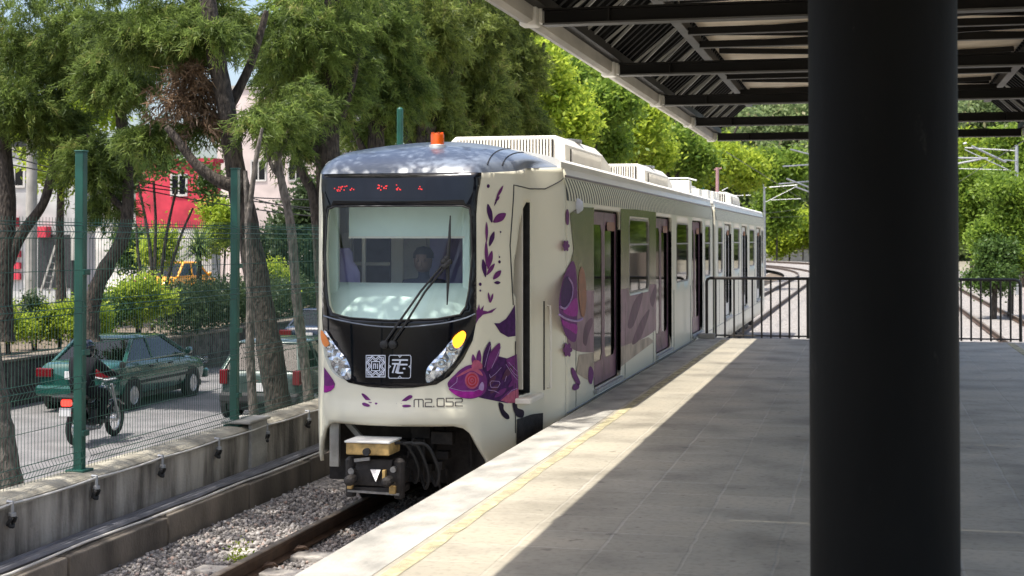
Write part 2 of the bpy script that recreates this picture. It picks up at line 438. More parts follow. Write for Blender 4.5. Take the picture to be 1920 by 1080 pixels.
# ------------------------------------------------------------------ mesh builder
class MB:
    def __init__(s):
        s.v, s.f, s.m = [], [], []

    def add(s, vs, fs, mi=0):
        o = len(s.v)
        s.v.extend([tuple(p) for p in vs])
        s.f.extend([tuple(i + o for i in f) for f in fs])
        s.m.extend([mi] * len(fs))
        return s

    def box(s, c, sz, rot=None, mi=0, taper=1.0):
        hx, hy, hz = sz[0] / 2, sz[1] / 2, sz[2] / 2
        P = []
        for z, k in ((-hz, 1), (hz, taper)):
            for x, y in ((-hx, -hy), (hx, -hy), (hx, hy), (-hx, hy)):
                P.append(Vector((x * k, y * k, z)))
        if rot is not None:
            mt = Matrix.Rotation(rot, 3, 'Z') if not isinstance(rot, Matrix) else rot
            P = [mt @ p for p in P]
        c = Vector(c)
        return s.add([p + c for p in P], [(3, 2, 1, 0), (4, 5, 6, 7), (0, 1, 5, 4), (1, 2, 6, 5), (2, 3, 7, 6), (3, 0, 4, 7)], mi)

    def bb(s, x0, x1, y0, y1, z0, z1, mi=0):
        return s.box(((x0 + x1) / 2, (y0 + y1) / 2, (z0 + z1) / 2), (abs(x1 - x0), abs(y1 - y0), abs(z1 - z0)), None, mi)

    def bar(s, a, b, w, h, mi=0, up=Vector((0, 0, 1))):
        a, b = Vector(a), Vector(b)
        d = (b - a).normalized()
        r = d.cross(up)
        if r.length < 1e-4:
            r = d.cross(Vector((1, 0, 0)))
        r.normalize()
        u = r.cross(d)
        P = []
        for p in (a, b):
            for x, y in ((-1, -1), (1, -1), (1, 1), (-1, 1)):
                P.append(p + r * (x * w / 2) + u * (y * h / 2))
        return s.add(P, [(0, 1, 2, 3), (7, 6, 5, 4), (1, 0, 4, 5), (2, 1, 5, 6), (3, 2, 6, 7), (0, 3, 7, 4)], mi)

    def tube(s, pts, r, n=8, mi=0, cap=True, closed=False):
        pts = [Vector(p) for p in pts]
        k = len(pts)
        rs = r if isinstance(r, (list, tuple)) else [r] * k
        V, Fc = [], []
        prev = None
        for i, p in enumerate(pts):
            if closed:
                d = pts[(i + 1) % k] - pts[i - 1]
            else:
                d = pts[min(i + 1, k - 1)] - pts[max(i - 1, 0)]
            d.normalize()
            if prev is None:
                a = d.cross(Vector((0, 0, 1)))
                if a.length < 1e-3:
                    a = d.cross(Vector((1, 0, 0)))
                a.normalize()
            else:
                a = prev - d * prev.dot(d)
                a.normalize()
            prev = a
            b = d.cross(a)
            for j in range(n):
                t = 2 * PI * j / n
                V.append(p + a * (math.cos(t) * rs[i]) + b * (math.sin(t) * rs[i]))
        for i in range(k if closed else k - 1):
            i2 = (i + 1) % k
            for j in range(n):
                j2 = (j + 1) % n
                Fc.append((i * n + j, i * n + j2, i2 * n + j2, i2 * n + j))
        if cap and not closed:
            Fc.append(tuple(range(n - 1, -1, -1)))
            Fc.append(tuple((k - 1) * n + j for j in range(n)))
        return s.add(V, Fc, mi)

    def lathe(s, prof, c, n=24, axis='Z', mi=0):
        c = Vector(c)
        V, Fc = [], []
        for (r, h) in prof:
            for j in range(n):
                t = 2 * PI * j / n
                x, y = r * math.cos(t), r * math.sin(t)
                V.append(c + (Vector((x, y, h)) if axis == 'Z' else Vector((h, x, y)) if axis == 'X' else Vector((x, h, y))))
        k = len(prof)
        for i in range(k - 1):
            for j in range(n):
                j2 = (j + 1) % n
                Fc.append((i * n + j, i * n + j2, (i + 1) * n + j2, (i + 1) * n + j))
        Fc.append(tuple(range(n - 1, -1, -1)))
        Fc.append(tuple((k - 1) * n + j for j in range(n)))
        return s.add(V, Fc, mi)

    def grid(s, rows, mi=0, closed=False):
        k, n = len(rows), len(rows[0])
        V = [p for r in rows for p in r]
        Fc = []
        for i in range(k - 1):
            for j in range(n if closed else n - 1):
                j2 = (j + 1) % n
                Fc.append((i * n + j, i * n + j2, (i + 1) * n + j2, (i + 1) * n + j))
        return s.add(V, Fc, mi)

    def loft(s, rows, mi=0):
        s.grid(rows, mi, closed=True)
        n = len(rows[0])
        o = len(s.v) - n * len(rows)
        s.f.append(tuple(o + j for j in range(n - 1, -1, -1)))
        s.f.append(tuple(o + (len(rows) - 1) * n + j for j in range(n)))
        s.m.extend([mi, mi])
        return s

    def build(s, name, mats, parent=None, smooth=False, world=True, bevel=0.0, solid=0.0, recalc=True, subsurf=0, angle=35):
        me = bpy.data.meshes.new(name)
        off = Vector((0, 0, 0))
        if parent is not None and world:
            p = parent
            while p is not None:
                off += p.location
                p = p.parent
        me.from_pydata([(a - off.x, b - off.y, c - off.z) for a, b, c in s.v], [], s.f)
        if not isinstance(mats, (list, tuple)):
            mats = [mats]
        for q in mats:
            me.materials.append(M[q] if isinstance(q, str) else q)
        if len(mats) > 1:
            me.polygons.foreach_set('material_index', s.m)
        if recalc:
            bm = bmesh.new(); bm.from_mesh(me)
            lv = [v for v in bm.verts if not v.link_faces]
            if lv:
                bmesh.ops.delete(bm, geom=lv, context='VERTS')
            bmesh.ops.recalc_face_normals(bm, faces=bm.faces[:])
            bm.to_mesh(me); bm.free()
        if smooth:
            me.polygons.foreach_set('use_smooth', [True] * len(me.polygons))
            me.set_sharp_from_angle(angle=R(angle))
        me.update()
        ob = bpy.data.objects.new(name, me)
        COL.objects.link(ob)
        if parent is not None:
            ob.parent = parent
        if solid:
            md = ob.modifiers.new('thickness', 'SOLIDIFY'); md.thickness = abs(solid); md.offset = -1 if solid > 0 else 1
        if bevel:
            md = ob.modifiers.new('bevel', 'BEVEL'); md.width = bevel; md.segments = 2; md.limit_method = 'ANGLE'; md.angle_limit = R(40)
        if subsurf:
            md = ob.modifiers.new('sub', 'SUBSURF'); md.levels = subsurf; md.render_levels = subsurf
        return ob


def thing(name, label, cat, loc=(0, 0, 0), rz=0.0, group=None):
    o = bpy.data.objects.new(name, None)
    o.empty_display_size = 0.2
    COL.objects.link(o)
    o.location = loc
    o.rotation_euler = (0, 0, rz)
    o['label'] = label
    o['category'] = cat
    if group:
        o['group'] = group
    return o


def tag(o, label, cat, group=None):
    o['label'] = label
    o['category'] = cat
    if group:
        o['group'] = group
    return o


def kind(o, k):
    o['kind'] = k
    return o


def copy_tree(o, loc=None, rz=None, label=None):
    c = o.copy(); COL.objects.link(c)
    for ch in o.children:
        d = ch.copy(); COL.objects.link(d); d.parent = c
        for g in ch.children:
            e = g.copy(); COL.objects.link(e); e.parent = d
    if loc is not None:
        c.location = loc
    if rz is not None:
        c.rotation_euler = (0, 0, rz)
    if label:
        c['label'] = label
    return c


def catmull(pts, k=6, closed=True):
    pts = [Vector(p).to_2d() if len(p) == 2 else Vector(p) for p in pts]
    n = len(pts)
    out = []
    for i in range(n if closed else n - 1):
        if closed:
            p0, p1, p2, p3 = pts[i - 1], pts[i], pts[(i + 1) % n], pts[(i + 2) % n]
        else:
            p0, p1, p2, p3 = pts[max(i - 1, 0)], pts[i], pts[i + 1], pts[min(i + 2, n - 1)]
        for j in range(k):
            t = j / k
            out.append(0.5 * ((2 * p1) + (p2 - p0) * t + (2 * p0 - 5 * p1 + 4 * p2 - p3) * t * t + (3 * p1 - p0 - 3 * p2 + p3) * t ** 3))
    if not closed:
        out.append(pts[-1])
    return out


def inside(poly, x, y):
    c = False
    n = len(poly)
    for i in range(n):
        x1, y1 = poly[i]; x2, y2 = poly[i - 1]
        if (y1 > y) != (y2 > y) and x < (x2 - x1) * (y - y1) / (y2 - y1 + 1e-12) + x1:
            c = not c
    return c


def resample(poly, step):
    out = []
    n = len(poly)
    for i in range(n):
        a, b = Vector(poly[i]), Vector(poly[(i + 1) % n])
        k = max(1, int((b - a).length / step))
        for j in range(k):
            out.append(tuple(a.lerp(b, j / k)))
    return out


def fill(outline, holes=(), step=0.06, gx=None):
    """triangulate a flat outline with holes, with inner points every `step`"""
    loops = [resample(outline, step)] + [resample(h, step) for h in holes]
    V, E = [], []
    for lp in loops:
        o = len(V)
        V += [Vector(p) for p in lp]
        E += [(o + i, o + (i + 1) % len(lp)) for i in range(len(lp))]
    xs = [p[0] for p in outline]; ys = [p[1] for p in outline]
    bnd = np.array([tuple(v) for v in V])
    nx = max(1, int((max(xs) - min(xs)) / step)); ny = max(1, int((max(ys) - min(ys)) / step))
    for i in range(1, nx):
        for j in range(1, ny):
            x = min(xs) + (max(xs) - min(xs)) * i / nx + (0.5 * step * 0.8 if j % 2 else 0)
            y = min(ys) + (max(ys) - min(ys)) * j / ny
            if not inside(loops[0], x, y) or any(inside(h, x, y) for h in loops[1:]):
                continue
            if np.min((bnd[:, 0] - x) ** 2 + (bnd[:, 1] - y) ** 2) < (0.45 * step) ** 2:
                continue
            V.append(Vector((x, y)))
    r = geometry.delaunay_2d_cdt(V, E, [], 1, 1e-5)
    vs, fs = r[0], r[2]
    keep = []
    for f in fs:
        cx = sum(vs[i].x for i in f) / len(f); cy = sum(vs[i].y for i in f) / len(f)
        if inside(loops[0], cx, cy) and not any(inside(h, cx, cy) for h in loops[1:]):
            keep.append(tuple(f))
    return vs, keep
# ------------------------------------------------------------------ world, sun, camera
SUNV = Vector((-0.255, -0.27, 1.0)).normalized()     # towards the sun
w = bpy.data.worlds.new('World'); scn.world = w; w.use_nodes = True
wn, wl = w.node_tree.nodes, w.node_tree.links
sky = wn.new('ShaderNodeTexSky'); sky.sky_type = 'NISHITA'; sky.sun_disc = False
sky.sun_elevation = math.asin(SUNV.z); sky.sun_rotation = math.atan2(SUNV.x, SUNV.y) % (2 * PI)
sky.air_density = 0.9; sky.dust_density = 3.6; sky.ozone_density = 0.9
wl.new(sky.outputs[0], wn['Background'].inputs['Color'])
wn['Background'].inputs['Strength'].default_value = 0.15
sl = bpy.data.lights.new('sun', 'SUN'); sl.energy = 3.6; sl.angle = R(0.53); sl.color = (1.0, 0.955, 0.88)
so = bpy.data.objects.new('sun', sl); COL.objects.link(so)
so.rotation_euler = SUNV.to_track_quat('Z', 'Y').to_euler(); so.location = (-20, -20, 60)
cd = bpy.data.cameras.new('camera'); cd.sensor_width = 36; cd.lens = F / 1920 * 36; cd.shift_y = SHY
cd.clip_start = 0.1; cd.clip_end = 3000
co = bpy.data.objects.new('camera', cd); COL.objects.link(co)
co.location = CAM; co.rotation_euler = (PI / 2 + PITCH, 0, TH)
scn.camera = co
cd.dof.use_dof = True; cd.dof.focus_distance = 14.6; cd.dof.aperture_fstop = 4.5
scn.view_settings.view_transform = 'Standard'; scn.view_settings.look = 'None'
scn.view_settings.exposure = 0.95; scn.view_settings.gamma = 1
scn.cycles.max_bounces = 8; scn.cycles.transparent_max_bounces = 24
scn.cycles.use_denoising = True

# ------------------------------------------------------------------ ground, road, ballast, platform
XE = 2.96; YE = 27.3
kind(MB().bb(-700, 700, -60, 1500, -1.9, -1.62).build('ground', 'ground'), 'structure')
kind(MB().bb(-16.45, -9.0, -20, 150, -1.62, -1.52).build('road', 'road'), 'structure')
kind(MB().bb(-9.0, -6.86, -20, 150, -1.62, -1.40).build('verge_soil', 'soil'), 'structure')
kind(MB().bb(-9.14, -9.0, -20, 150, -1.50, -1.385).build('road_kerb', 'concrete', bevel=0.02), 'structure')
kind(MB().bb(-32, -16.8, -20, 150, -1.62, -0.66).build('garden_bed', 'soil'), 'structure')
kind(MB().bb(-80, -32, -20, 190, -1.62, -0.70).build('pavement', 'pave'), 'structure')


def track_pt(x0, s):
    """point on a line x0 beside the tracks: straight to S0, then a left-hand curve"""
    S0, RR = 112.0, 190.0
    if s <= S0:
        return Vector((x0, s, 0))
    a = (s - S0) / RR
    r = RR + x0 + 4.36
    return Vector((-4.36 - RR + r * math.cos(a), S0 + r * math.sin(a), 0))


ss = [-8, 0, 5, 10, 15, 20, 27.3]
b = MB()
b.grid([[(-6.19, y, -0.99), (-5.75, y, -1.06), (-4.4, y, -1.10), (-2.98, y, -1.10)] for y in ss])
ss2 = [27.3] + list(range(30, 260, 4))
b.grid([[tuple(track_pt(x, s) + Vector((0, 0, -1.075))) for x in (-6.19, -4.4, 0, 4.4, 7.5, 11)] for s in ss2])
kind(b.build('ballast_bed', 'gravel'), 'structure')

pl = MB()
pl.bb(-XE + 0.40, XE - 0.40, -8, YE, -0.25, 0.0, 0)
pl.bb(-XE, -XE + 0.40, -8, YE, -0.25, 0.003, 1)
pl.bb(XE - 0.40, XE, -8, YE, -0.25, 0.003, 1)
pl.bb(-XE + 0.12, XE - 0.12, -7.9, YE - 0.05, -1.2, -0.25, 2)
platform = kind(pl.build('platform', ['platform', 'edge', 'concrete']), 'structure')
yl = MB()
rr = random.Random(3)
y = 2.0
for xa in (-2.47,):
    rows = []
    while y < YE - 0.3:
        rows.append([(xa - 0.045 + rr.uniform(-.008, .008), y, 0.005), (xa + 0.045 + rr.uniform(-.008, .008), y, 0.005)])
        y += 0.25
    yl.grid(rows)
kind(yl.build('platform_line', 'yellow_line'), 'structure')
kind(MB().bb(2.34, 2.46, 2, YE - 0.3, 0.001, 0.005).build('platform_line', 'yellow_line'), 'structure')

# stones of the ballast that show one by one
def stones(n, xr, yr, z, smin, smax, zf=None):
    base = np.array([(1, 0, 0), (-1, 0, 0), (0, 1, 0), (0, -1, 0), (0, 0, 1), (0, 0, -1), (.6, .6, .5), (-.6, .55, .5), (.55, -.6, -.5), (-.6, -.6, .45)], float)
    bm = bmesh.new()
    for p in base:
        bm.verts.new(p)
    r = bmesh.ops.convex_hull(bm, input=bm.verts[:])
    bm.verts.ensure_lookup_table(); bm.verts.index_update()
    fs = np.array([[v.index for v in f.verts] for f in bm.faces if len(f.verts) == 3])
    bv = np.array([v.co[:] for v in bm.verts]); bm.free()
    k = len(bv)
    P = np.stack([rng.uniform(*xr, n), rng.uniform(*yr, n), np.full(n, z)], 1)
    if zf is not None:
        P[:, 2] = zf(P[:, 0])
    P[:, 2] += rng.uniform(-0.012, 0.018, n)
    A = rng.normal(size=(n, 3, 3)); Q = np.linalg.qr(A)[0]
    S = rng.uniform(smin, smax, (n, 1, 1)) * rng.uniform(0.6, 1.25, (n, 1, 3))
    V = (bv[None] * S) @ Q + P[:, None, :]
    Fc = (fs[None] + (np.arange(n) * k)[:, None, None]).reshape(-1, 3)
    T = np.repeat(rng.random(n), len(fs))
    return V.reshape(-1, 3), Fc, T


def np_mesh(name, V, Fc, T, m, parent=None, smooth=False, loc=None):
    me = bpy.data.meshes.new(name)
    n, k = Fc.shape
    if loc is not None:
        V = V - np.array(loc)
    me.vertices.add(len(V)); me.vertices.foreach_set('co', V.astype(np.float32).ravel())
    me.loops.add(n * k); me.loops.foreach_set('vertex_index', Fc.astype(np.int32).ravel())
    me.polygons.add(n); me.polygons.foreach_set('loop_start', np.arange(0, n * k, k, dtype=np.int32))
    a = me.attributes.new('tint', 'FLOAT', 'FACE'); a.data.foreach_set('value', T.astype(np.float32))
    me.materials.append(m); me.update(); me.validate()
    o = bpy.data.objects.new(name, me); COL.objects.link(o)
    if parent is not None:
        o.parent = parent
    return o


def stone_mat():
    m, t, n, l, b = _new('ballast_stone')
    a = n.new('ShaderNodeAttribute'); a.attribute_name = 'tint'
    r = ramp(n, [(0, (0.13, 0.118, 0.11)), (0.45, (0.30, 0.275, 0.255)), (0.85, (0.48, 0.445, 0.415)), (1.0, (0.36, 0.25, 0.20))])
    l.new(a.outputs['Fac'], r.inputs['Fac']); l.new(r.outputs['Color'], b.inputs['Base Color'])
    b.inputs['Roughness'].default_value = 0.9
    return m


M['stone_m'] = stone_mat()
bedz = lambda x: np.interp(x, [-6.19, -5.75, -4.4, -2.9], [-0.99, -1.06, -1.10, -1.10])
V, Fc, T = stones(23000, (-6.17, -3.0), (6.5, 16), -1.05, 0.011, 0.029, bedz)
kind(np_mesh('ballast_stones', V, Fc, T, M['stone_m']), 'stuff')
o = COL.objects['ballast_stones']; o['label'] = 'loose grey and brown ballast stones beside the rail'; o['category'] = 'gravel'

# rails and sleepers
RAILP = [(-.07, 0), (.07, 0), (.07, .012), (.012, .03), (.012, .105), (.036, .12), (.036, .15), (.028, .157), (-.028, .157), (-.036, .15), (-.036, .12), (-.012, .105), (-.012, .03), (-.07, .012)]
RAILZ = -1.05
rail_labels = {-5.08: 'rusty rail nearest the stained wall, running under the tram', -3.64: 'rusty rail of the tram track hard against the platform edge',
               3.64: 'rusty rail of the second track, nearer the platform end', 5.08: 'rusty rail of the second track, nearer the brown fence'}
for x0, lb in rail_labels.items():
    rows = []
    S = [-6, 6, 27, 60, 100, 112] + list(range(116, 250, 4))
    for s in S:
        p = track_pt(x0, s)
        q = track_pt(x0, s + 0.5) - p
        q.normalize()
        r = Vector((q.y, -q.x, 0))
        rows.append([tuple(p + r * a + Vector((0, 0, RAILZ + h))) for a, h in RAILP])
    b = MB(); b.loft(rows)
    tops = set((6, 7, 8))
    n = len(RAILP)
    for i in range(len(b.f)):
        if len(b.f[i]) == 4 and (i % n) in tops:
            b.m[i] = 1
    o = b.build('rail', ['rail', 'railtop'])
    tag(o, lb, 'rail', 'running rails')
def clip(sx):
    pts = [(sx * .05, 0, .02), (sx * .09, .0, .05), (sx * .14, .02, .055), (sx * .17, .05, .03), (sx * .13, .085, .045), (sx * .07, .075, .05), (sx * .055, .03, .035)]
    return MB().tube(pts, 0.011, 6)
slp = MB(); slp.bb(-1.27, 1.27, -.12, .12, -0.16, 0.0)
sl_o = None
k = 0
sleeper_words = ['pale concrete sleeper end under the rail, at the bottom edge of the photo', 'pale concrete sleeper end, second up from the bottom of the photo',
                 'pale concrete sleeper end, third up from the bottom edge', 'pale concrete sleeper end, fourth up, midway to the coupler',
                 'pale concrete sleeper end, the second one short of the coupler', 'pale concrete sleeper end just below the tram coupler', 'pale concrete sleeper end in the shadow under the coupler']
for i in range(7):
    y = 8.35 + 0.72 * i
    t = thing('sleeper', sleeper_words[i], 'sleeper', (-4.36, y, -1.036), 0, 'concrete sleepers of the tram track')
    if sl_o is None:
        sl_o = slp.build('sleeper_body', 'sleeper', t, world=False, bevel=0.015).data
        cl_d = []
        for sx in (-1, 1):
            fo = clip(sx).build('rail_clip', 'rail', t, world=False, smooth=True); fo.location = (-.72, 0, 0); cl_d.append(fo.data)
    else:
        q = bpy.data.objects.new('sleeper_body', sl_o); COL.objects.link(q); q.parent = t
        md = q.modifiers.new('bevel', 'BEVEL'); md.width = 0.015; md.segments = 2
        for dt in cl_d:
            q = bpy.data.objects.new('rail_clip', dt); COL.objects.link(q); q.parent = t; q.location = (-.72, 0, 0)
    for dt in cl_d:
        q = bpy.data.objects.new('rail_clip', dt); COL.objects.link(q); q.parent = t; q.location = (.72, 0, 0)

# ------------------------------------------------------------------ retaining wall with the fence, kerb and cables
XW = -6.5
wt = thing('trackside_wall', 'stained concrete wall with black mould streaks under the green fence', 'wall', (XW, 12, -1.2))
MB().bb(XW - 0.33, XW, 3, 75, -1.6, -0.30).build('wall_face', 'wall', wt)
b = MB()
rows = []
for y in np.arange(3, 75.01, 0.75):
    j = rr.uniform(-.012, .012)
    rows.append([(XW + 0.012, y, -.30), (XW + 0.014 + j, y, -.262), (XW - .05, y, -.232 + j), (XW - .2, y, -.222 + j), (XW - .33, y, -.24), (XW - .35, y, -.30)])
b.grid(rows)
b.build('coping', 'coping', wt, smooth=True, angle=60)
pier = on_x(480, 800, XW)
b = MB(); b.bb(XW, XW + 0.045, pier.y - .22, pier.y + .22, -0.78, -0.20); b.bb(XW - .28, XW + .06, pier.y - .30, pier.y + .28, -0.20, -0.165)
b.build('pier', 'edge', wt, bevel=0.012)

kb = MB()
cuts = [on_x(p, q, -6.19).y for p, q in ((130, 1055), (317, 978), (470, 925))]
st = cuts[1] - cuts[0]
ys = [cuts[0] - 2 * st, cuts[0] - st] + cuts
while ys[-1] < 60:
    ys.append(ys[-1] + st)
for a, c in zip(ys[:-1], ys[1:]):
    kb.bb(-6.52, -6.19 + rr.uniform(-.012, .012), a + .025, c - .025, -1.3, -0.73 + rr.uniform(-.012, .008))
kb.bb(-6.52, -6.26, ys[0], ys[-1], -1.3, -0.78)
kind(kb.build('track_kerb', 'kerb', bevel=0.012), 'structure')

cl = ['grey cable lying on the kerb ledge, hard against the wall', 'grey cable on the kerb ledge, second from the wall', 'grey cable on the kerb ledge, third from the wall',
      'thick grey cable on the kerb ledge, fourth from the wall', 'thin pale cable on the outer edge of the kerb ledge']
for i, (x, r_, mm) in enumerate(((-6.455, .022, 'cable'), (-6.41, .018, 'cable'), (-6.37, .02, 'cable'), (-6.315, .026, 'cable'), (-6.25, .011, 'pale_cable'))):
    pts = [(x + rr.uniform(-.014, .014), y, -.727 + r_ + rr.uniform(0, .014)) for y in np.arange(4, 46, 0.55)]
    tag(MB().tube(pts, r_, 6).build('ledge_cable', mm, smooth=True), cl[i], 'cable', 'cables on the kerb ledge')
wc = thing('wall_cable', 'thin pale cable strung along the wall top on black clamps', 'cable', (XW, 9, -.28))
brk = [on_x(p, q, XW + .03).y for p, q in ((20, 950), (178, 893), (302, 855), (408, 820))]
stp = (brk[3] - brk[0]) / 3
ys = [brk[0] - stp] + brk + [brk[3] + stp * i for i in range(1, 9)]
pts = []
for y0, y1 in zip(ys[:-1], ys[1:]):
    for j in range(6):
        u = j / 6
        pts.append((XW + .045, y0 + (y1 - y0) * u, -.262 - .012 * 4 * u * (1 - u)))
MB().tube(pts, .0085, 6).build('cable', 'pale_cable', wc, smooth=True)
for y in ys:
    b = MB()
    b.tube([(XW, y, -.25), (XW + .045, y, -.25), (XW + .045, y, -.33)], .014, 8, 0)
    b.lathe([(.012, -.33), (.03, -.335), (.03, -.36), (.016, -.365)], (XW + .045, y, 0), 10, 'Z', 0)
    ring = [(XW + .04 + .012 * math.sin(3 * t), y + .04 * math.cos(t), -.40 + .04 * math.sin(t)) for t in np.linspace(0, 2 * PI, 12, endpoint=False)]
    b.tube(ring, .016, 6, 1, closed=True)
    b.build('clamp', ['galv', 'rubber'], wc, smooth=True)

XF = -6.68
fn = thing('mesh_fence', 'green welded mesh fence with folded wire panels on tall posts', 'fence', (XF, 12, -.23))
p1 = on_x(150, 700, XF).y; p2 = on_x(440, 700, XF).y
pitch = p2 - p1
posts = [p1 + pitch * i for i in range(-2, 8)]
ZT = at(150, 285, (on_x(150, 700, XF) - CAM).dot(FWDH)).z
for y in posts:
    b = MB(); b.bb(XF - .04, XF + .04, y - .04, y + .04, -.24, ZT); b.bb(XF - .047, XF + .047, y - .047, y + .047, ZT, ZT + .014)
    b.bb(XF - .09, XF + .09, y - .09, y + .09, -.236, -.212)
    for h in (.1, .8, 1.5):
        b.box((XF + .055, y, h), (.03, .10, .05))
    b.build('post', 'green_post', fn, bevel=0.006)
FOLD = [-.1, .55, 1.2, 1.85]
zs = [-.2]
for f in FOLD:
    zs += [f - .055, f, f + .055]
zs += [1.97]
for y0, y1 in zip(posts[:-1], posts[1:]):
    b = MB()
    nw = int((y1 - y0 - .12) / .05)
    for i in range(nw + 1):
        yy = y0 + .06 + (y1 - y0 - .12) * i / nw
        pts = [(XF + .055 + (.028 if any(abs(z - f) < 1e-6 for f in FOLD) else 0), yy, z) for z in zs]
        b.tube(pts, .0028, 3, cap=False)
    for z in zs[1:-1]:
        xx = XF + .06 + (.028 if any(abs(z - f) < 1e-6 for f in FOLD) else 0)
        b.tube([(xx, y0 + .04, z), (xx, y1 - .04, z)], .0038, 4, cap=False)
    b.tube([(XF + .055, y0 + .04, 1.93), (XF + .055, y1 - .04, 1.93)], .0034, 4, cap=False)
    for z in (.22, .87, 1.52):
        b.tube([(XF + .055, y0 + .04, z), (XF + .055, y1 - .04, z)], .0028, 4, cap=False)
    b.build('mesh_panel', 'green_wire', fn, recalc=False)

# taller green pole rising behind the tram roof
tp = on_x(750, 205, XF - .15)
tag(MB().lathe([(.05, -.25), (.05, tp.z), (.02, tp.z + .03)], (tp.x, tp.y, 0), 12).build('green_pole', 'green_post', smooth=True), 'tall green pole rising behind the tram roof, left of the orange beacon', 'pole')

# ------------------------------------------------------------------ railing at the platform end
rl = thing('railing', 'dark metal railing with upright bars closing the platform end', 'railing', (0, YE - .12, 0))
ra = on_y(1325, 520, YE - .12); rb = on_y(1913, 522, YE - .12)
YR = YE - .12; xa, xb = ra.x, rb.x; HR = 1.09
b = MB()
b.tube([(xa, YR, .02), (xa, YR, HR - .06), (xa + .02, YR, HR - .02), (xa + .06, YR, HR), (xb - .08, YR, HR), (xb - .03, YR, HR - .02), (xb, YR, HR - .08), (xb, YR, 0.02)], .028, 10)
b.build('top_rail', 'railing', rl, smooth=True)
nb = 33
for i in range(1, nb):
    x = xa + (xb - xa) * i / nb
    MB().tube([(x, YR, .02), (x, YR, HR - .01)], .03 if i == 11 or i == 22 else .017, 8).build('bar', 'railing', rl, smooth=True)
b = MB(); b.tube([(xa, YR, .06), (xb, YR, .06)], .014, 8); b.build('bottom_rail', 'railing', rl, smooth=True)
MB().bb(xa - .14, xa + .16, YR - .14, YR + .10, 0.002, .09).build('base_block', 'edge', rl, bevel=0.01)

# ------------------------------------------------------------------ column and canopy
cc = at(1656, 540, 6.12)
ct_ = thing('column', 'thick round black column standing in front of the platform view', 'column', (cc.x, cc.y, 0))
MB().lathe([(.298, 0.001), (.298, 4.35)], (cc.x, cc.y, 0), 64).build('shaft', 'col_paint', ct_, smooth=True)
b = MB(); b.lathe([(.40, 0.001), (.40, .03), (.305, .05), (.305, .08)], (cc.x, cc.y, 0), 48); b.build('base_plate', 'col_paint', ct_, smooth=True)

cp = thing('canopy', 'black steel platform canopy with a pale gutter and beige ceiling panels', 'canopy', (0, 10, 3.6))
BZ = 3.60
beam_y = [-4, 0.2, 4.3, 8.4, 12.4, 16.4, 20.2, 24.0, 27.6]
YA, YB = -6.0, 27.9
for y in beam_y:
    b = MB()
    b.bb(-2.66, 2.66, y - .075, y + .075, BZ, BZ + .016, 1)
    b.bb(-2.66, 2.66, y - .01, y + .01, BZ + .016, BZ + .125, 0)
    b.bb(-2.66, 2.66, y - .075, y + .075, BZ + .125, BZ + .14, 0)
    for sx in (-1, 1):
        b.bb(sx * 2.1 - .01, sx * 2.1 + .01, y - .07, y + .07, BZ + .016, BZ + .125, 0)
    b.build('crossbeam', ['beam', 'beam_edge'], cp)
PZ = 4.42
for sx in (-1, 1):
    b = MB(); b.bb(sx * 2.10 - .05, sx * 2.10 + .05, YA, YB, PZ - .16, PZ - .003, 0); b.bb(sx * 2.10 - .055, sx * 2.10 + .055, YA, YB, PZ - .175, PZ - .16, 1)
    b.build('purlin', ['beam', 'beam_edge'], cp)
    b = MB(); b.bb(sx * 2.68 - .06, sx * 2.68 + .06, YA, YB, BZ + .145, BZ + .24, 0)
    b.build('edge_beam', 'beam', cp)
    # steep ribbed deck from the edge up to the purlin
    rows = []
    y = YA
    prof = [(0, 0), (.10, 0), (.125, .045), (.20, .045), (.225, 0)]
    e0 = Vector((sx * 2.72, 0, BZ + .24)); e1 = Vector((sx * 2.04, 0, PZ + .02))
    nrm = Vector((sx * (e1.z - e0.z), 0, abs(e1.x - e0.x))).normalized()
    b = MB()
    while y < YB:
        seg = []
        for (dy, h) in prof:
            for e in (e0, e1):
                pass
            rows.append([tuple(e0 - nrm * h + Vector((0, y + dy, 0))), tuple(e1 - nrm * h + Vector((0, y + dy, 0)))])
        y += .25
    b.grid(rows)
    for i in range(len(b.f)):
        if i % 5 == 2:
            b.m[i] = 1  # lighter rib crests: the metal's reflections put into the colour
    b.build('ribbed_deck', ['deck', 'deck_rib_lit'], cp, solid=0.006, recalc=False)
# struts between edge and purlin (pairs of light steel bars)
for j in range(len(beam_y) - 1):
    y0, y1 = beam_y[j], beam_y[j + 1]
    for k in range(1, 4):
        ym = y0 + (y1 - y0) * k / 4
        for sx in (-1, 1):
            if j > 0:
                MB().bar((sx * 2.64, ym - .16, BZ + .22), (sx * 2.12, ym + .06, PZ - .12), .028, .028).build('strut', 'deck_light', cp)
                MB().bar((sx * 2.64, ym + .20, BZ + .22), (sx * 2.12, ym + .10, PZ - .12), .028, .028).build('strut', 'deck_light', cp)
    # diagonal braces of dark channel across the middle, under the beige panels
    for (xa_, xb_, ya_, yb_) in ((-1.95, 1.95, y0 + .3, y0 + 1.5), (-1.95, 1.95, y1 - 1.6, y1 - .45), (-1.95, 1.95, y0 + 2.3, y0 + 1.0), (-1.95, 1.95, y1 - .3, y1 - 1.3)):
        MB().bar((xa_, ya_, PZ - .05), (xb_, yb_, PZ - .05), .06, .07).build('diagonal_brace', 'beam', cp)
    for f_ in (.34, .67):
        ym = y0 + (y1 - y0) * f_
        b = MB(); b.bb(-2.05, 2.05, ym - .04, ym + .04, PZ - .20, PZ - .12, 0); b.bb(-2.05, 2.05, ym - .045, ym + .045, PZ - .208, PZ - .20, 1)
        b.build('joist', ['beam', 'beam_edge'], cp)
    MB().bb(-2.06, 2.06, y0 + .004, y1 - .004, PZ, PZ + .012).build('ceiling_panel', 'soffit', cp)
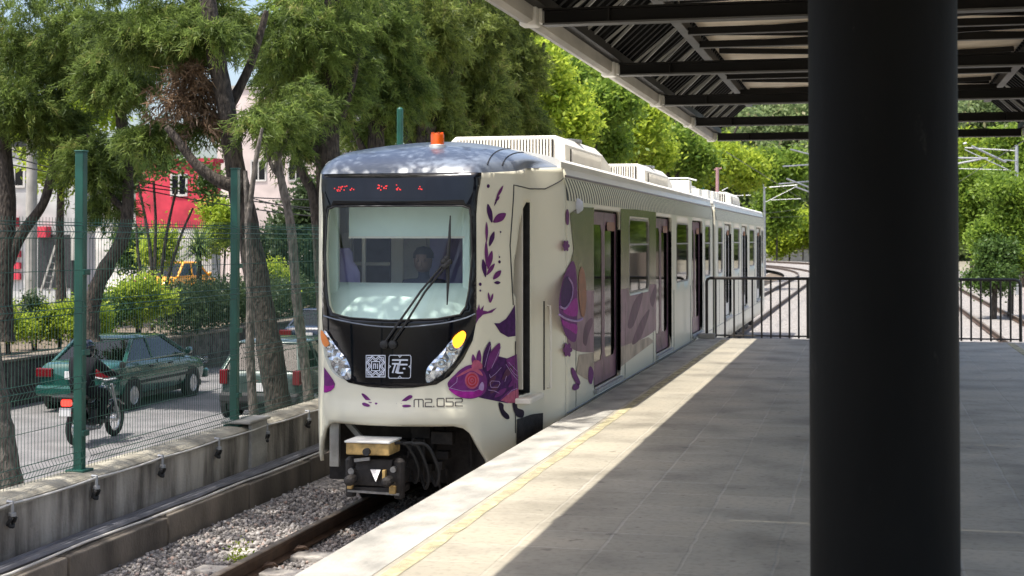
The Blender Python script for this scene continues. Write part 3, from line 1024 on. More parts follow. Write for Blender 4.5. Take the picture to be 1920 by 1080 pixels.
for sx in (-1, 1):
    MB().bb(sx * 2.0, sx * 2.2, YA, YB, PZ + .02, PZ + .06).build('roof_flashing', 'deck', cp)
# gutter with its joints and brackets
gy = [YA] + [v for v in beam_y if v > YA] + [YB]
for sx in (-1, 1):
    for y0, y1 in zip(gy[:-1], gy[1:]):
        if y1 - y0 < .5:
            continue
        b = MB()
        X = lambda q: sx * q
        prof = [(p_, z_ - .17) for p_, z_ in [(2.72, BZ + .33), (2.73, BZ + .20), (2.78, BZ + .175), (2.85, BZ + .195), (2.875, BZ + .25), (2.875, BZ + .36), (2.86, BZ + .36), (2.86, BZ + .26), (2.76, BZ + .23), (2.735, BZ + .33)]]
        b.loft([[(X(p), y, z) for p, z in prof] for y in (y0 + .1, y1 - .1)])
        b.build('gutter', 'gutter', cp)
    for y in gy[1:-1]:
        b = MB(); b.bb(sx * 2.70, sx * 2.845, y - .16, y + .02, BZ - .01, BZ + .16, 0); b.bb(sx * 2.845, sx * 2.885, y - .16, y + .02, BZ + .06, BZ + .20, 0); b.bb(sx * 2.71, sx * 2.87, y + .02, y + .10, BZ + .03, BZ + .19, 1)
        b.bb(sx * 2.67, sx * 2.715, y - .05, y + .05, BZ + .02, BZ + .25, 0)
        b.build('gutter_bracket', ['white_roof', 'beam'], cp, bevel=.01)
# ------------------------------------------------------------------ the tram. Local axes: x to its side, y back from the nose, z above the rails
TO = Vector((-4.36, 13.4, -0.94))
train = thing('tram', 'cream two-car tram with black glass front and purple lizard livery at the platform', 'tram', TO)
WN, LN, WB = 1.055, 0.27, 1.335
_c = catmull([(-.25, .022), (0, 0), (.25, .022), (.50, .090), (.69, .185), (.785, .275), (.85, .40), (.905, .53), (.965, .67), (1.02, .82)], 6, False)
_c = [(q.x, q.y) for q in _c if q.x >= -1e-6]
_i = np.linspace(0, len(_c) - 1, 40)
_p = [(float(np.interp(i, range(len(_c)), [q[0] for q in _c])), float(np.interp(i, range(len(_c)), [q[1] for q in _c]))) for i in _i]
_p += [(1.045, 1.0), (WN + .01, 1.22)]
for t in np.linspace(0.08, 1, 14):
    s_ = t * t * (3 - 2 * t)
    _p.append((WN + .01 + (WB - WN - .01) * s_, 1.22 + .50 * t))
_p += [(WB, 2.2), (WB, 34.0)]
PX = np.array([q[0] for q in _p]); PY = np.array([q[1] for q in _p])
PS = np.concatenate([[0], np.cumsum(np.hypot(np.diff(PX), np.diff(PY)))])
ZY = ([.5, .95, 1.0, 1.06, 1.13, 1.20, 1.35, 1.96, 3.05, 3.36, 3.5], [.16, .0, -.055, -.065, -.05, -.01, 0, .03, .19, .27, .36])


def y0z(z):
    return float(np.interp(z, *ZY))


def ns(s, z):
    a = abs(s)
    x = float(np.interp(a, PS, PX)); y = float(np.interp(a, PS, PY))
    k = max(0.0, 1 - y / LN)
    y += y0z(z) * k
    tm = 1 - (.035 * max(0, (z - 3.1) / .4) ** 2) - .02 * max(0, (1.0 - z) / .5) ** 2
    return Vector((math.copysign(x * tm, s) if s else 0.0, y, z))


def nsn(s, z):
    e = .004
    d = ns(s + e, z) - ns(s - e, z); u = ns(s, z + e) - ns(s, z - e)
    n = d.cross(u); n.normalize()
    return n


def nsw(s, z, off=0.0):
    return TO + ns(s, z) + nsn(s, z) * off


S_OF_Y = lambda y: float(np.interp(y, PY, PS))


SSG = np.concatenate([np.linspace(-2.2, 3.2, 500), np.linspace(3.25, 33, 800)])


def ns_np(s, z):
    a = np.abs(s)
    x = np.interp(a, PS, PX); y = np.interp(a, PS, PY)
    y = y + y0z(z) * np.maximum(0, 1 - y / LN)
    tm = 1 - (.035 * max(0, (z - 3.1) / .4) ** 2) - .02 * max(0, (1.0 - z) / .5) ** 2
    return np.sign(s) * x * tm, y


def tr(px, py):
    """where the line of sight through a photo pixel meets the tram skin: (s, z)"""
    r = ray(px, py)
    z = 1.8
    best = None
    SS = SSG
    for it in range(4):
        X, Yv = ns_np(SS, z)
        X = X + TO.x; Yv = Yv + TO.y
        g = (X - CAM.x) * r.y - (Yv - CAM.y) * r.x
        idx = np.nonzero((g[:-1] * g[1:] <= 0) & (g[:-1] != g[1:]))[0]
        if len(idx) == 0:
            break
        f = g[idx] / (g[idx] - g[idx + 1])
        xx = X[idx] + (X[idx + 1] - X[idx]) * f; yy = Yv[idx] + (Yv[idx + 1] - Yv[idx]) * f
        t = np.hypot(xx - CAM.x, yy - CAM.y) / r.to_2d().length
        k = int(np.argmin(t))
        s_ = float(SS[idx[k]] + (SS[idx[k] + 1] - SS[idx[k]]) * f[k])
        best = s_
        z = CAM.z + r.z * float(t[k]) - TO.z
        SS = np.linspace(s_ - .25, s_ + .25, 60)
    return (best, z)


def trl(pts):
    return [tr(*p) for p in pts]


def decal(name, outline, m, off=0.004, parent=None, step=0.05, smooth=True, thick=0.0):
    vs, fs = fill(outline, (), step)
    b = MB()
    b.add([nsw(v.x, v.y, off) for v in vs], fs)
    return b.build(name, m, parent if parent is not None else train, smooth=smooth, recalc=True, solid=thick, angle=80)


def px_decal(name, pts, m, off=0.004, parent=None, curve=True, step=0.03):
    p = [tuple(q) for q in catmull(pts, 4)] if curve else pts
    return decal(name, trl(p), m, off, parent, step)


def px_strokes(name, strokes, wd, m, off=0.006, parent=None):
    b = MB()
    for st in strokes:
        w_ = wd
        fine = []
        for (x0, y0), (x1, y1) in zip(st[:-1], st[1:]):
            k_ = max(1, int(math.hypot(x1 - x0, y1 - y0) / 5))
            fine += [((x0 + (x1 - x0) * i / k_, y0 + (y1 - y0) * i / k_), (x0 + (x1 - x0) * (i + 1) / k_, y0 + (y1 - y0) * (i + 1) / k_)) for i in range(k_)]
        for (x0, y0), (x1, y1) in fine:
            d = Vector((x1 - x0, y1 - y0)); L = d.length; d.normalize(); q = Vector((-d.y, d.x)) * w_ / 2
            a = Vector((x0, y0)) - d * w_ * .45; c = Vector((x1, y1)) + d * w_ * .45
            pp = [a + q, c + q, c - q, a - q]
            b.add([nsw(*tr(*p), off) for p in pp], [(0, 1, 2, 3)])
    return b.build(name, m, parent if parent is not None else train)


# ---- cab shell (one skin round the nose, to where the car side begins)
Y_SH = 1.74
S_END = S_OF_Y(Y_SH)
ZSH = 3.36
AR = trl([(728, 789), (850, 799), (868, 803), (882, 813), (893, 830), (903, 846), (914, 863)])
AR = [(max(0.0, s_), z) for s_, z in AR[1:]] + [(max(s_ for s_, z in AR) + .03, .56)]
out = [(-S_END, .56)] + [(-s_, z) for s_, z in reversed(AR)] + AR + [(S_END, .56)]
# upper edge rises towards the back, where the cream side laps on to the roof
top = [(S_END, 3.47), (S_OF_Y(1.2), 3.44), (S_OF_Y(.9), 3.40), (1.1, 3.37), (.95, ZSH), (.5, ZSH), (0, ZSH), (-.5, ZSH), (-.95, ZSH), (-1.1, 3.37), (-S_OF_Y(.9), 3.40), (-S_OF_Y(1.2), 3.44), (-S_END, 3.47)]
MASK_R = trl([(728, 728), (775, 727), (818, 721), (842, 706), (868, 674), (886, 638), (893, 600), (893, 480), (893, 400), (896, 362), (900, 344), (903, 334)])
MASK_R = [(max(0.0, s_), z) for s_, z in MASK_R]
MASK_R[0] = (0.0, MASK_R[0][1])
MASK_R[-1] = (MASK_R[-1][0], 3.36)
MASK_R.append((0.0, 3.36))
WS_R = trl([(728, 386), (866, 386), (880, 391), (883, 410), (885, 480), (879, 545), (873, 575), (862, 590), (820, 598), (728, 601)])
WS_R = [(max(0.0, s_), z) for s_, z in WS_R]
ztop_ws = WS_R[1][1]
WS_R[0] = (0.0, ztop_ws)
mirror = lambda P: [(s_, z) for s_, z in P] + [(-s_, z) for s_, z in reversed(P) if s_ > 1e-4]
MASK = mirror(MASK_R)
WS = mirror(WS_R)
# door opening on the platform side
dpx = [(966, 744), (968, 560), (962, 548), (964, 490), (974, 425), (981, 390), (987, 379), (1000, 379)]
DO = trl(dpx[:-1])
s_back = S_OF_Y(1.24)
ztd = DO[-1][1]
DOOR = DO + [(s_back, ztd), (s_back, DO[0][1])]
shell_out = out + top
vs, fs = fill(shell_out, [WS, DOOR], 0.055)
b = MB(); b.add([nsw(v.x, v.y) for v in vs], fs)
cab = b.build('cab_shell', 'cream', train, smooth=True, solid=0.035, angle=60)

# ---- roof dome
rows = []
NPH = 41
for k in range(13):
    u = k / 12
    row = []
    for j in range(NPH):
        v = -1 + 2 * j / (NPH - 1)
        s0 = v * S_END
        if abs(s0) < .95:
            zt = ZSH
        else:
            zt = float(np.interp(abs(s0), [.95, 1.1, S_OF_Y(.9), S_OF_Y(1.2), S_END], [ZSH, 3.37, 3.40, 3.44, 3.47]))
        a = ns(s0, zt)
        xr = 1.26 * math.sin(v * PI / 2)
        tg = Vector((xr, Y_SH, 3.47 + .285 * max(0, 1 - (abs(xr) / 1.27) ** 2) ** .85))
        ctrl = Vector((a.x * .985, a.y + .06 + .10 * (1 - abs(v)), a.z + (tg.z - a.z) * .72 + .02))
        p = a * (1 - u) ** 2 + ctrl * 2 * u * (1 - u) + tg * u * u
        row.append(TO + p)
    rows.append(row)
b = MB(); b.grid(rows)
for i in range(len(b.f)):
    j = i % (NPH - 1)
    if j < 1 or j >= NPH - 2:
        b.m[i] = 1
b.build('roof_dome', ['dome', 'cream'], train, smooth=True, angle=60)
b = MB()
for v in (.42, .50):
    j = int((v + 1) / 2 * (NPH - 1))
    b.tube([rows[k][j] + Vector((0, 0, .003)) for k in range(2, 13)], .006, 5)
b.build('dome_seam', 'dark', train)

# ---- front mask with the windscreen
vs, fs = fill(MASK, [WS], 0.05)
b = MB(); b.add([nsw(v.x, v.y, .005) for v in vs], fs)
mask = b.build('front_mask', 'black_gloss', train, smooth=True, solid=0.004, angle=70)
b = MB(); b.tube([nsw(s_, z, .006) for s_, z in resample(WS, .04)], .009, 6, closed=True)
b.build('windscreen_seal', 'rubber', train, smooth=True)
vs, fs = fill(WS, [], 0.05)
b = MB(); b.add([nsw(v.x, v.y, .003) for v in vs], fs)
b.build('windscreen', 'windscreen', train, smooth=True, angle=80)
# destination display: a dark matt strip with red lamps behind the gloss
disp = trl([(618, 345), (800, 345), (800, 372), (618, 372)])
ds = decal('destination_display', disp, 'black_gloss', .007, step=.05)
b = MB()
led = [(632, 354, 5), (640, 354, 7), (650, 353, 3), (660, 352, 4), (713, 352, 6), (722, 354, 5), (748, 352, 7), (789, 352, 4)]
rl_ = random.Random(5)
for x, y, n_ in led:
    for i in range(n_):
        cx, cy = x + rl_.uniform(-4, 4), y + rl_.uniform(-5, 5)
        b.add([nsw(*tr(cx + dx, cy + dy), .010) for dx, dy in ((-1.1, -1.1), (1.1, -1.1), (1.1, 1.1), (-1.1, 1.1))], [(0, 1, 2, 3)])
b.build('lamp_dots', 'led', ds)
# crease below the windscreen
cr = [nsw(s_, z, .008) for s_, z in trl([(608, 592), (640, 601), (700, 611), (760, 613), (830, 606), (870, 597), (890, 588)])]
b = MB(); b.tube([Vector(p) for p in catmull(cr, 4, False)], .007, 6); b.build('mask_crease', 'dome', train, smooth=True)
# headlamps: reflector, faceted bowls, lens and amber blinker
HL = {1: ([(866, 621), (871, 632), (864, 655), (848, 682), (828, 702), (806, 716), (799, 712), (800, 694), (808, 681), (830, 658), (848, 636)], [(848, 634), (864, 620), (871, 626), (867, 641), (857, 652), (849, 648)]),
      -1: ([(610, 618), (609, 630), (614, 660), (625, 690), (640, 706), (655, 712), (659, 706), (658, 690), (650, 672), (636, 655), (620, 632)], [(611, 619), (609, 625), (611, 640), (617, 650), (624, 645), (620, 633)])}
for sg, (pl_, am) in HL.items():
    oo = trl([tuple(q) for q in catmull(pl_, 3)])
    h = decal('headlamp', oo, 'chrome', .008, step=.03)
    b = MB()
    cx = sum(p[0] for p in oo) / len(oo); cz = sum(p[1] for p in oo) / len(oo)
    rf = random.Random(11)
    vs, fs = fill(oo, (), .035)
    bnd = set(range(len(resample(oo, .035))))
    pts = [nsw(v.x, v.y, .010 + (0 if i in bnd else rf.uniform(0, .028))) for i, v in enumerate(vs)]
    b.add(pts, fs)
    b.build('reflector', 'chrome', h, smooth=False)
    for f_ in (.32, .62):
        a_, c_ = oo[0], oo[len(oo) // 2]
        q = (a_[0] + (c_[0] - a_[0]) * f_, a_[1] + (c_[1] - a_[1]) * f_)
        p = nsw(q[0], q[1], .03); n_ = nsn(*q)
        b = MB(); b.lathe([(.012, 0), (.042, .004), (.05, .012), (.04, .016), (.01, .01)], (0, 0, 0), 14)
        rt = n_.to_track_quat('Z', 'Y').to_matrix()
        b.v = [tuple(rt @ Vector(v) + p) for v in b.v]
        b.build('lamp_bowl', 'chrome', h, smooth=True)
    vs, fs = fill(oo, (), .05)
    b = MB(); b.add([nsw(v.x, v.y, .046) for v in vs], fs)
    # rim closing the lens to the mask
    n0 = len(b.v)
    lp = resample(oo, .05)
    b.grid([[nsw(s_, z, .006) for s_, z in lp], [nsw(s_, z, .046) for s_, z in lp]], closed=True)
    b.build('lens', 'clear', h, smooth=True)
    ao = trl([tuple(q) for q in catmull(am, 3)])
    vs, fs = fill(ao, (), .03)
    b = MB(); b.add([nsw(v.x, v.y, .049) for v in vs], fs)
    o = b.build('blinker', 'amber' if sg > 0 else 'amber_dim', h, smooth=True)
    o['label'] = 'lit amber turn lamp' if sg > 0 else 'unlit orange turn lamp'

# emblem square of nested angular lines and the operator's mark beside it
em = decal('emblem', trl([(686, 664), (725, 664), (725, 709), (684, 709)]), 'black_gloss', .007)
x0, x1, y0_, y1_ = 687.0, 723.0, 666.0, 707.0
mxp, myp = (x0 + x1) / 2, (y0_ + y1_) / 2
E = lambda u, v: (mxp + u * (x1 - x0) / 2, myp + v * (y1_ - y0_) / 2)
st = []
for q in (-1, 1):
    st += [[E(-.98, q * .98), E(-.55, q * .98)], [E(.98, q * .98), E(.55, q * .98)], [E(q * .98, -.98), E(q * .98, -.6)], [E(q * .98, .98), E(q * .98, .6)]]
    for k in (.98, .80):
        st.append([E(-.42, q * k), E(0, q * (k - .34)), E(.42, q * k)])
        st.append([E(q * k, -.42), E(q * (k - .34), 0), E(q * k, .42)])
    for p in (-1, 1):
        st.append([E(p * .80, q * .80), E(p * .80, q * .50)]); st.append([E(p * .80, q * .80), E(p * .50, q * .80)])
        st.append([E(p * .98, q * .30), E(p * .64, q * .62), E(p * .34, q * .98)])
        st.append([E(p * .62, q * .44), E(p * .42, q * .62)])
st += [[E(-.98, -.98), E(.98, -.98)], [E(-.98, .98), E(.98, .98)], [E(-.98, -.98), E(-.98, .98)], [E(.98, -.98), E(.98, .98)]]
st.append([E(-.42, .42), E(-.42, -.42), E(.42, -.42), E(.42, .42), E(-.42, .42)])
st += [[E(-.2, .2), E(-.2, -.2), E(0, -.2), E(0, .2)], [E(.2, -.2), E(.2, .22)]]
px_strokes('emblem_lines', st, 1.75, 'logo', .009, em)
op = decal('operator_mark', trl([(729, 664), (772, 664), (771, 711), (728, 711)]), 'black_gloss', .007)
st = [[(732, 666), (769, 666), (771, 669), (770, 707), (767, 709), (731, 709), (729, 706), (730, 669), (732, 666)], [(748, 667), (750, 670), (753, 667)], [(747, 708), (750, 705), (753, 708)], [(730, 685), (733, 687), (730, 690)], [(770, 685), (767, 687), (770, 690)]]
px_strokes('mark_frame', st, 1.3, 'logo', .009, op)
st = [[(737, 675), (764, 675)], [(737, 682), (748, 682), (743, 698)], [(742, 682), (737, 698)]]
st2 = [[(751, 676), (746, 699), (755, 699)], [(750, 683.5), (763, 683.5)], [(757, 691), (759, 691)]]
px_strokes('mark_letters', st + st2, 3.0, 'logo', .010, op)
# running number m2.052 on the bumper
def glyph(ch, x, y, w_, h_):
    X = lambda u: x + u * w_
    Y = lambda v: y - v * h_ - (u0 * 0)
    u0 = 0
    G = {'m': [[(0, 0), (0, .82), (.12, .95), (.88, .95), (1, .82), (1, 0)], [(.5, .95), (.5, 0)]],
         '2': [[(0, .95), (.9, .95), (1, .85), (1, .6), (.9, .5), (.1, .5), (0, .4), (0, 0), (1, 0)]],
         '0': [[(0, .1), (0, .9), (.1, 1), (.9, 1), (1, .9), (1, .1), (.9, 0), (.1, 0), (0, .1)]],
         '5': [[(1, 1), (0, 1), (0, .55), (.9, .55), (1, .45), (1, .1), (.9, 0), (0, 0)]], '.': [[(0, 0), (.3, 0)]]}
    return [[(X(u), Y(v)) for u, v in s_] for s_ in G[ch]]
st = []
cx = 776.5
for ch, w_, g in (('m', 17, 4), ('2', 12, 3), ('.', 4, 3), ('0', 13, 4), ('5', 13, 4), ('2', 13, 0)):
    by = 763.0 - (cx - 776) * .022
    st += glyph(ch, cx, by, w_, 15)
    cx += w_ + g
px_strokes('running_number', st, 1.9, 'greyink', .005)
# purple marks on the bumper
for pts in ([(678, 739), (682, 738), (690, 744), (698, 754), (694, 756), (686, 750)], [(679, 757), (684, 755), (694, 760), (690, 763), (682, 761)], [(751, 755), (757, 748), (767, 741), (773, 742), (772, 746), (762, 752), (753, 757)],
            [(754, 761), (760, 759), (770, 760), (769, 763), (758, 764)], [(703, 756), (706, 754), (708, 757), (705, 759)], [(742, 755), (744, 753), (746, 755), (744, 757)]):
    px_decal('petal_mark', pts, 'purple', .004, step=.02)

# ---- livery on the platform-side pillar
def petal(a, c, w_, bend=0.0):
    a, c = Vector(a), Vector(c); d = c - a; q = Vector((-d.y, d.x)).normalized()
    return [tuple(a), tuple(a + d * .3 + q * w_ * .42 + q * bend), tuple(a + d * .65 + q * w_ * .5 + q * bend), tuple(c), tuple(a + d * .65 - q * w_ * .5 + q * bend), tuple(a + d * .3 - q * w_ * .42 + q * bend)]
leafs = [((922, 418), (914, 382), 9), ((924, 417), (948, 400), 14), ((912, 455), (912, 416), 5), ((917, 462), (926, 434), 8), ((912, 500), (911, 452), 6), ((914, 505), (922, 470), 9), ((910, 520), (905, 486), 8), ((912, 516), (927, 494), 7),
         ((924, 524), (939, 507), 9), ((926, 530), (938, 530), 6), ((930, 372), (943, 348), 5), ((928, 378), (936, 368), 5), ((926, 386), (932, 372), 3), ((918, 568), (915, 548), 4), ((919, 568), (924, 550), 4)]
for i, (a, c, w_) in enumerate(leafs):
    px_decal('leaf_mark', petal(a, c, w_), 'purple' if i % 3 else 'deep_purple', .004, step=.02)
for x, y, r_ in ((915, 349, 3.5), (936, 491, 3), (936, 482, 1.8), (900, 533, 3.2), (900, 545, 2), (891, 549, 1.3), (938, 435, 1.8)):
    px_decal('dot_mark', [(x + r_ * math.cos(t) * .8, y + r_ * math.sin(t)) for t in np.linspace(0, 2 * PI, 8, endpoint=False)], 'deep_purple', .004, step=.02)
px_decal('flower_mark', [(892, 607), (890, 592), (884, 583), (890, 585), (889, 573), (894, 582), (898, 570), (900, 581), (907, 572), (905, 582), (914, 584), (931, 577), (922, 586), (905, 590), (897, 598)], 'purple', .004, curve=False)
px_decal('crescent_mark', [(926, 606), (936, 606), (948, 598), (958, 584), (965, 571), (966, 600), (966, 630), (952, 632), (938, 624)], 'deep_purple', .004, curve=False)
# the decorative lizard: tail, body, crest, head, eye, legs
LZ = train
px_decal('lizard_body', [(905, 690), (915, 672), (935, 668), (950, 672), (968, 664), (970, 700), (972, 752), (950, 756), (930, 752), (905, 747), (885, 742)], 'deep_purple', .004, curve=False, step=.03)
px_decal('lizard_flank', [(948, 674), (968, 664), (970, 700), (972, 752), (950, 756), (936, 750), (950, 735), (962, 728), (958, 705)], 'purple', .0052, curve=False)
px_decal('lizard_belly', [(938, 751), (955, 736), (971, 728), (972, 753), (955, 756)], 'pink', .0060, curve=False)
for i, (a, c, w_) in enumerate((((890, 690), (886, 664), 8), ((896, 690), (898, 656), 9), ((905, 695), (918, 640), 13), ((912, 696), (936, 643), 16), ((915, 705), (945, 673), 15))):
    px_decal('lizard_crest', petal(a, c, w_), ('purple', 'purple', 'deep_purple', 'purple', 'deep_purple')[i], .0056 + i * .0006, step=.02)
for i, (a, c, w_) in enumerate((((918, 738), (934, 720), 9), ((926, 745), (948, 728), 9), ((940, 712), (962, 684), 10), ((952, 726), (970, 708), 8), ((914, 724), (928, 704), 8))):
    px_decal('lizard_feather', petal(a, c, w_), 'purple' if i % 2 else 'plum', .0085 + .0004 * i, step=.02)
px_decal('lizard_head', [(839, 722), (843, 712), (852, 703), (864, 692), (880, 684), (896, 686), (908, 700), (912, 720), (906, 738), (888, 747), (866, 746), (850, 738)], 'purple', .0090, step=.03)
px_decal('lizard_cheek', [(841, 728), (860, 733), (885, 733), (905, 727), (902, 738), (886, 746), (866, 745), (850, 738)], 'magenta', .0098, step=.03)
px_decal('lizard_brow', [(855, 707), (868, 697), (884, 690), (898, 694), (904, 704), (898, 702), (884, 695), (868, 702)], 'pink', .0098, step=.02)
px_decal('lizard_tuft', [(884, 690), (887, 676), (896, 676), (903, 684), (900, 692)], 'pink', .0104, step=.02)
ring = lambda r_: [(884 + r_ * .82 * math.cos(t), 713 + r_ * math.sin(t)) for t in np.linspace(0, 2 * PI, 10, endpoint=False)]
for i, (r_, mm) in enumerate(((16, 'pink'), (12.5, 'red_v'), (9.5, 'pink'), (7, 'red_v'), (4, 'pink'), (2, 'red_v'))):
    px_decal('lizard_eye', ring(r_), mm, .0106 + i * .0007, step=.02)
px_decal('lizard_eye_corner', [(896, 728), (902, 716), (906, 722), (904, 732)], 'lavender', .0106, step=.02)
px_strokes('lizard_lines', [[(842, 727), (866, 733), (888, 733), (904, 727)], [(842, 728), (856, 716), (857, 708)], [(917, 718), (920, 714), (934, 715), (936, 719), (932, 726), (919, 726), (917, 718)], [(916, 702), (918, 708), (928, 700), (938, 689)],
                             [(947, 683), (958, 700), (968, 712)], [(952, 679), (962, 690), (969, 697)], [(914, 731), (926, 733), (934, 737)], [(945, 715), (948, 705)], [(920, 690), (930, 668), (938, 650)], [(907, 688), (914, 660), (918, 648)], [(955, 690), (962, 700), (970, 706)], [(950, 740), (958, 732), (968, 728)]], .9, 'lavender', .0112)
for pts in ([(934, 755), (943, 758), (944, 768), (953, 778), (954, 785), (947, 785), (938, 774)], [(960, 754), (968, 757), (970, 765), (981, 770), (980, 782), (970, 782), (963, 772)]):
    px_decal('lizard_leg', pts, 'ink', .0056, step=.02)
# other side of the nose: the second lizard's snout
px_decal('far_snout', [(608, 688), (613, 695), (619, 703), (625, 712), (629, 720), (627, 727), (621, 733), (613, 736), (608, 736), (608, 712)], 'purple', .004, curve=False, step=.03)
px_decal('far_snout_mouth', [(608, 722), (614, 724), (628, 722), (626, 728), (621, 732), (613, 735), (608, 735)], 'magenta', .0052, curve=False, step=.03)
# seam of the cab panel
seam = trl([(962, 572), (958, 500), (956, 460), (963, 347)]) + [(S_OF_Y(1.25), 3.235), (S_OF_Y(1.45), 3.24), (S_OF_Y(1.72), 3.36)]
b = MB(); b.tube([nsw(s_, z, .002) for s_, z in resample(seam + list(reversed(seam)), .08)][:len(resample(seam, .08)) - 3], .0065, 5)
b.build('panel_seam', 'rubber', train)
b = MB(); b.tube([nsw(*tr(966, y), .003) for y in np.linspace(640, 812, 8)], .005, 5); b.build('panel_seam', 'rubber', train)

# ---- wipers
wp = MB()
def ow(px, py, off):
    return nsw(*tr(px, py), off)
for dx in (0, 14):
    wp.tube([ow(722 + dx, 645, .03), ow(745 + dx, 612, .05), ow(790 + dx * .6, 548, .06), ow(836, 492 + dx * .6, .06)], .011, 6)
wiper = wp.build('wiper', 'rubber', train, smooth=True)
b = MB(); b.tube([ow(845, 405, .03), ow(843, 450, .035), ow(839, 492, .04), ow(840, 530, .035), ow(838, 572, .03)], [.006, .016, .022, .016, .006], 6); b.build('blade', 'rubber', wiper, smooth=True)
b = MB()
for px_, py_ in ((838, 486), (833, 492), (842, 492), (838, 497), (835, 500)):
    p = ow(px_, py_, .06); b.lathe([(.005, -.03), (.028, -.02), (.03, .02), (.008, .03)], p, 8, 'Y')
b.build('joint', 'rubber', wiper, smooth=True)
for dx in (0, 16):
    p = ow(722 + dx, 646, .02); b = MB(); b.lathe([(.02, -.03), (.04, -.02), (.04, .03), (.015, .04)], p, 10, 'Y'); b.build('pivot', 'rubber', wiper, smooth=True)

# ---- cab inside, seen through the windscreen
def LW(x, y, z):
    return TO + Vector((x, y, z))
ci = MB()
ci.bb(TO.x - 1.04, TO.x + 1.04, TO.y + 1.66, TO.y + 1.70, TO.z + .95, TO.z + 3.4, 0)
for zz_, kk_ in ((.955, .90), (3.30, .88)):
    pl_ = [(x_ * kk_, y_ + .16 + y0z(zz_)) for x_, y_ in zip(PX[:40], PY[:40])] + [(1.04 * kk_, 1.66)]
    pl_ = [(-x_, y_) for x_, y_ in reversed(pl_)] + pl_[1:]
    ci.loft([[LW(x_, y_, zz_) for x_, y_ in pl_], [LW(x_, y_, zz_ + .03) for x_, y_ in pl_]])
bulk = ci.build('cab_lining', 'cabgrey', train)
q = [on_y(px_, py_, TO.y + 1.64) for px_, py_ in ((664, 445), (732, 545))]
b = MB(); b.bb(q[0].x, q[1].x, TO.y + 1.635, TO.y + 1.659, q[1].z, q[0].z); b.build('door_window', 'dark', bulk)
b = MB(); b.bb(q[1].x + .02, q[1].x + .15, TO.y + 1.60, TO.y + 1.659, TO.z + .95, q[0].z + .05); b.bb(q[0].x - .12, q[0].x - .02, TO.y + 1.60, TO.y + 1.659, TO.z + .95, q[0].z + .05)
b.bb(q[0].x, q[1].x, TO.y + 1.615, TO.y + 1.634, (q[0].z + q[1].z) / 2 - .02, (q[0].z + q[1].z) / 2 + .02)
b.build('door_frame', 'cream_matt', bulk, bevel=.01)
q2 = [on_y(px_, py_, TO.y + 1.64) for px_, py_ in ((752, 445), (800, 560))]
b = MB(); b.bb(q2[0].x, q2[1].x, TO.y + 1.63, TO.y + 1.659, q2[1].z, q2[0].z); b.build('locker', 'concrete', bulk)
q3 = [on_y(px_, py_, TO.y + 1.64) for px_, py_ in ((806, 445), (880, 560))]
b = MB(); b.bb(q3[0].x, q3[1].x, TO.y + 1.63, TO.y + 1.659, q3[1].z, q3[0].z); b.build('side_panel', 'lilac', bulk)
qb = [on_y(px_, py_, TO.y + .62) for px_, py_ in ((655, 386), (872, 443))]
b = MB(); b.bb(qb[0].x, qb[1].x, TO.y + .61, TO.y + .63, qb[1].z, qb[0].z + .05, 0); b.bb(qb[0].x, qb[1].x, TO.y + .60, TO.y + .64, qb[1].z - .02, qb[1].z, 1)
b.build('sun_blind', ['mint', 'cream_matt'], train)
# dashboard: a sloped mint top under the glass
rows = []
for z, y, wd in ((1.90, .14, .74), (2.02, .26, .80), (2.22, .46, .86), (2.30, .58, .88), (2.27, .74, .88), (1.0, .76, .88)):
    rows.append([LW(x_, y + .22 * (abs(x_) / .9) ** 2, z) for x_ in np.linspace(-wd, wd, 13)])
b = MB(); b.grid(rows); b.build('dashboard', 'mint', train, smooth=True, angle=50)
b = MB(); b.bb(TO.x - .86, TO.x - .78, TO.y + .72, TO.y + .78, TO.z + 1.0, TO.z + 3.2); b.bb(TO.x - .70, TO.x - .66, TO.y + 1.2, TO.y + 1.24, TO.z + 1.0, TO.z + 3.2)
b.build('cab_post', 'cream_matt', train, bevel=.01)
for px0_, px1_ in ((614, 634), (868, 882)):
    q_ = [on_y(px_, py_, TO.y + .62) for px_, py_ in ((px0_, 388), (px1_, 575))]
    b = MB(); b.bb(q_[0].x, q_[1].x, TO.y + .60, TO.y + .66, q_[1].z, q_[0].z); b.build('cab_trim', 'mint', train, bevel=.01)
# co-driver seat
sp = on_y(645, 520, TO.y + 1.0)
b = MB()
b.loft([[Vector((sp.x + .19 * k * math.cos(t), TO.y + 1.0 + .07 * math.sin(t), z)) for t in np.linspace(0, 2 * PI, 14, endpoint=False)] for z, k in ((TO.z + 1.3, .9), (TO.z + 1.8, 1.0), (sp.z + .05, .9), (sp.z + .12, .72), (sp.z + .16, .55), (sp.z + .25, .5), (sp.z + .30, .3))])
b.bb(sp.x - .12, sp.x + .26, TO.y + .65, TO.y + 1.1, TO.z + 1.22, TO.z + 1.32)
b.build('cab_seat', 'lilac', train, smooth=True)

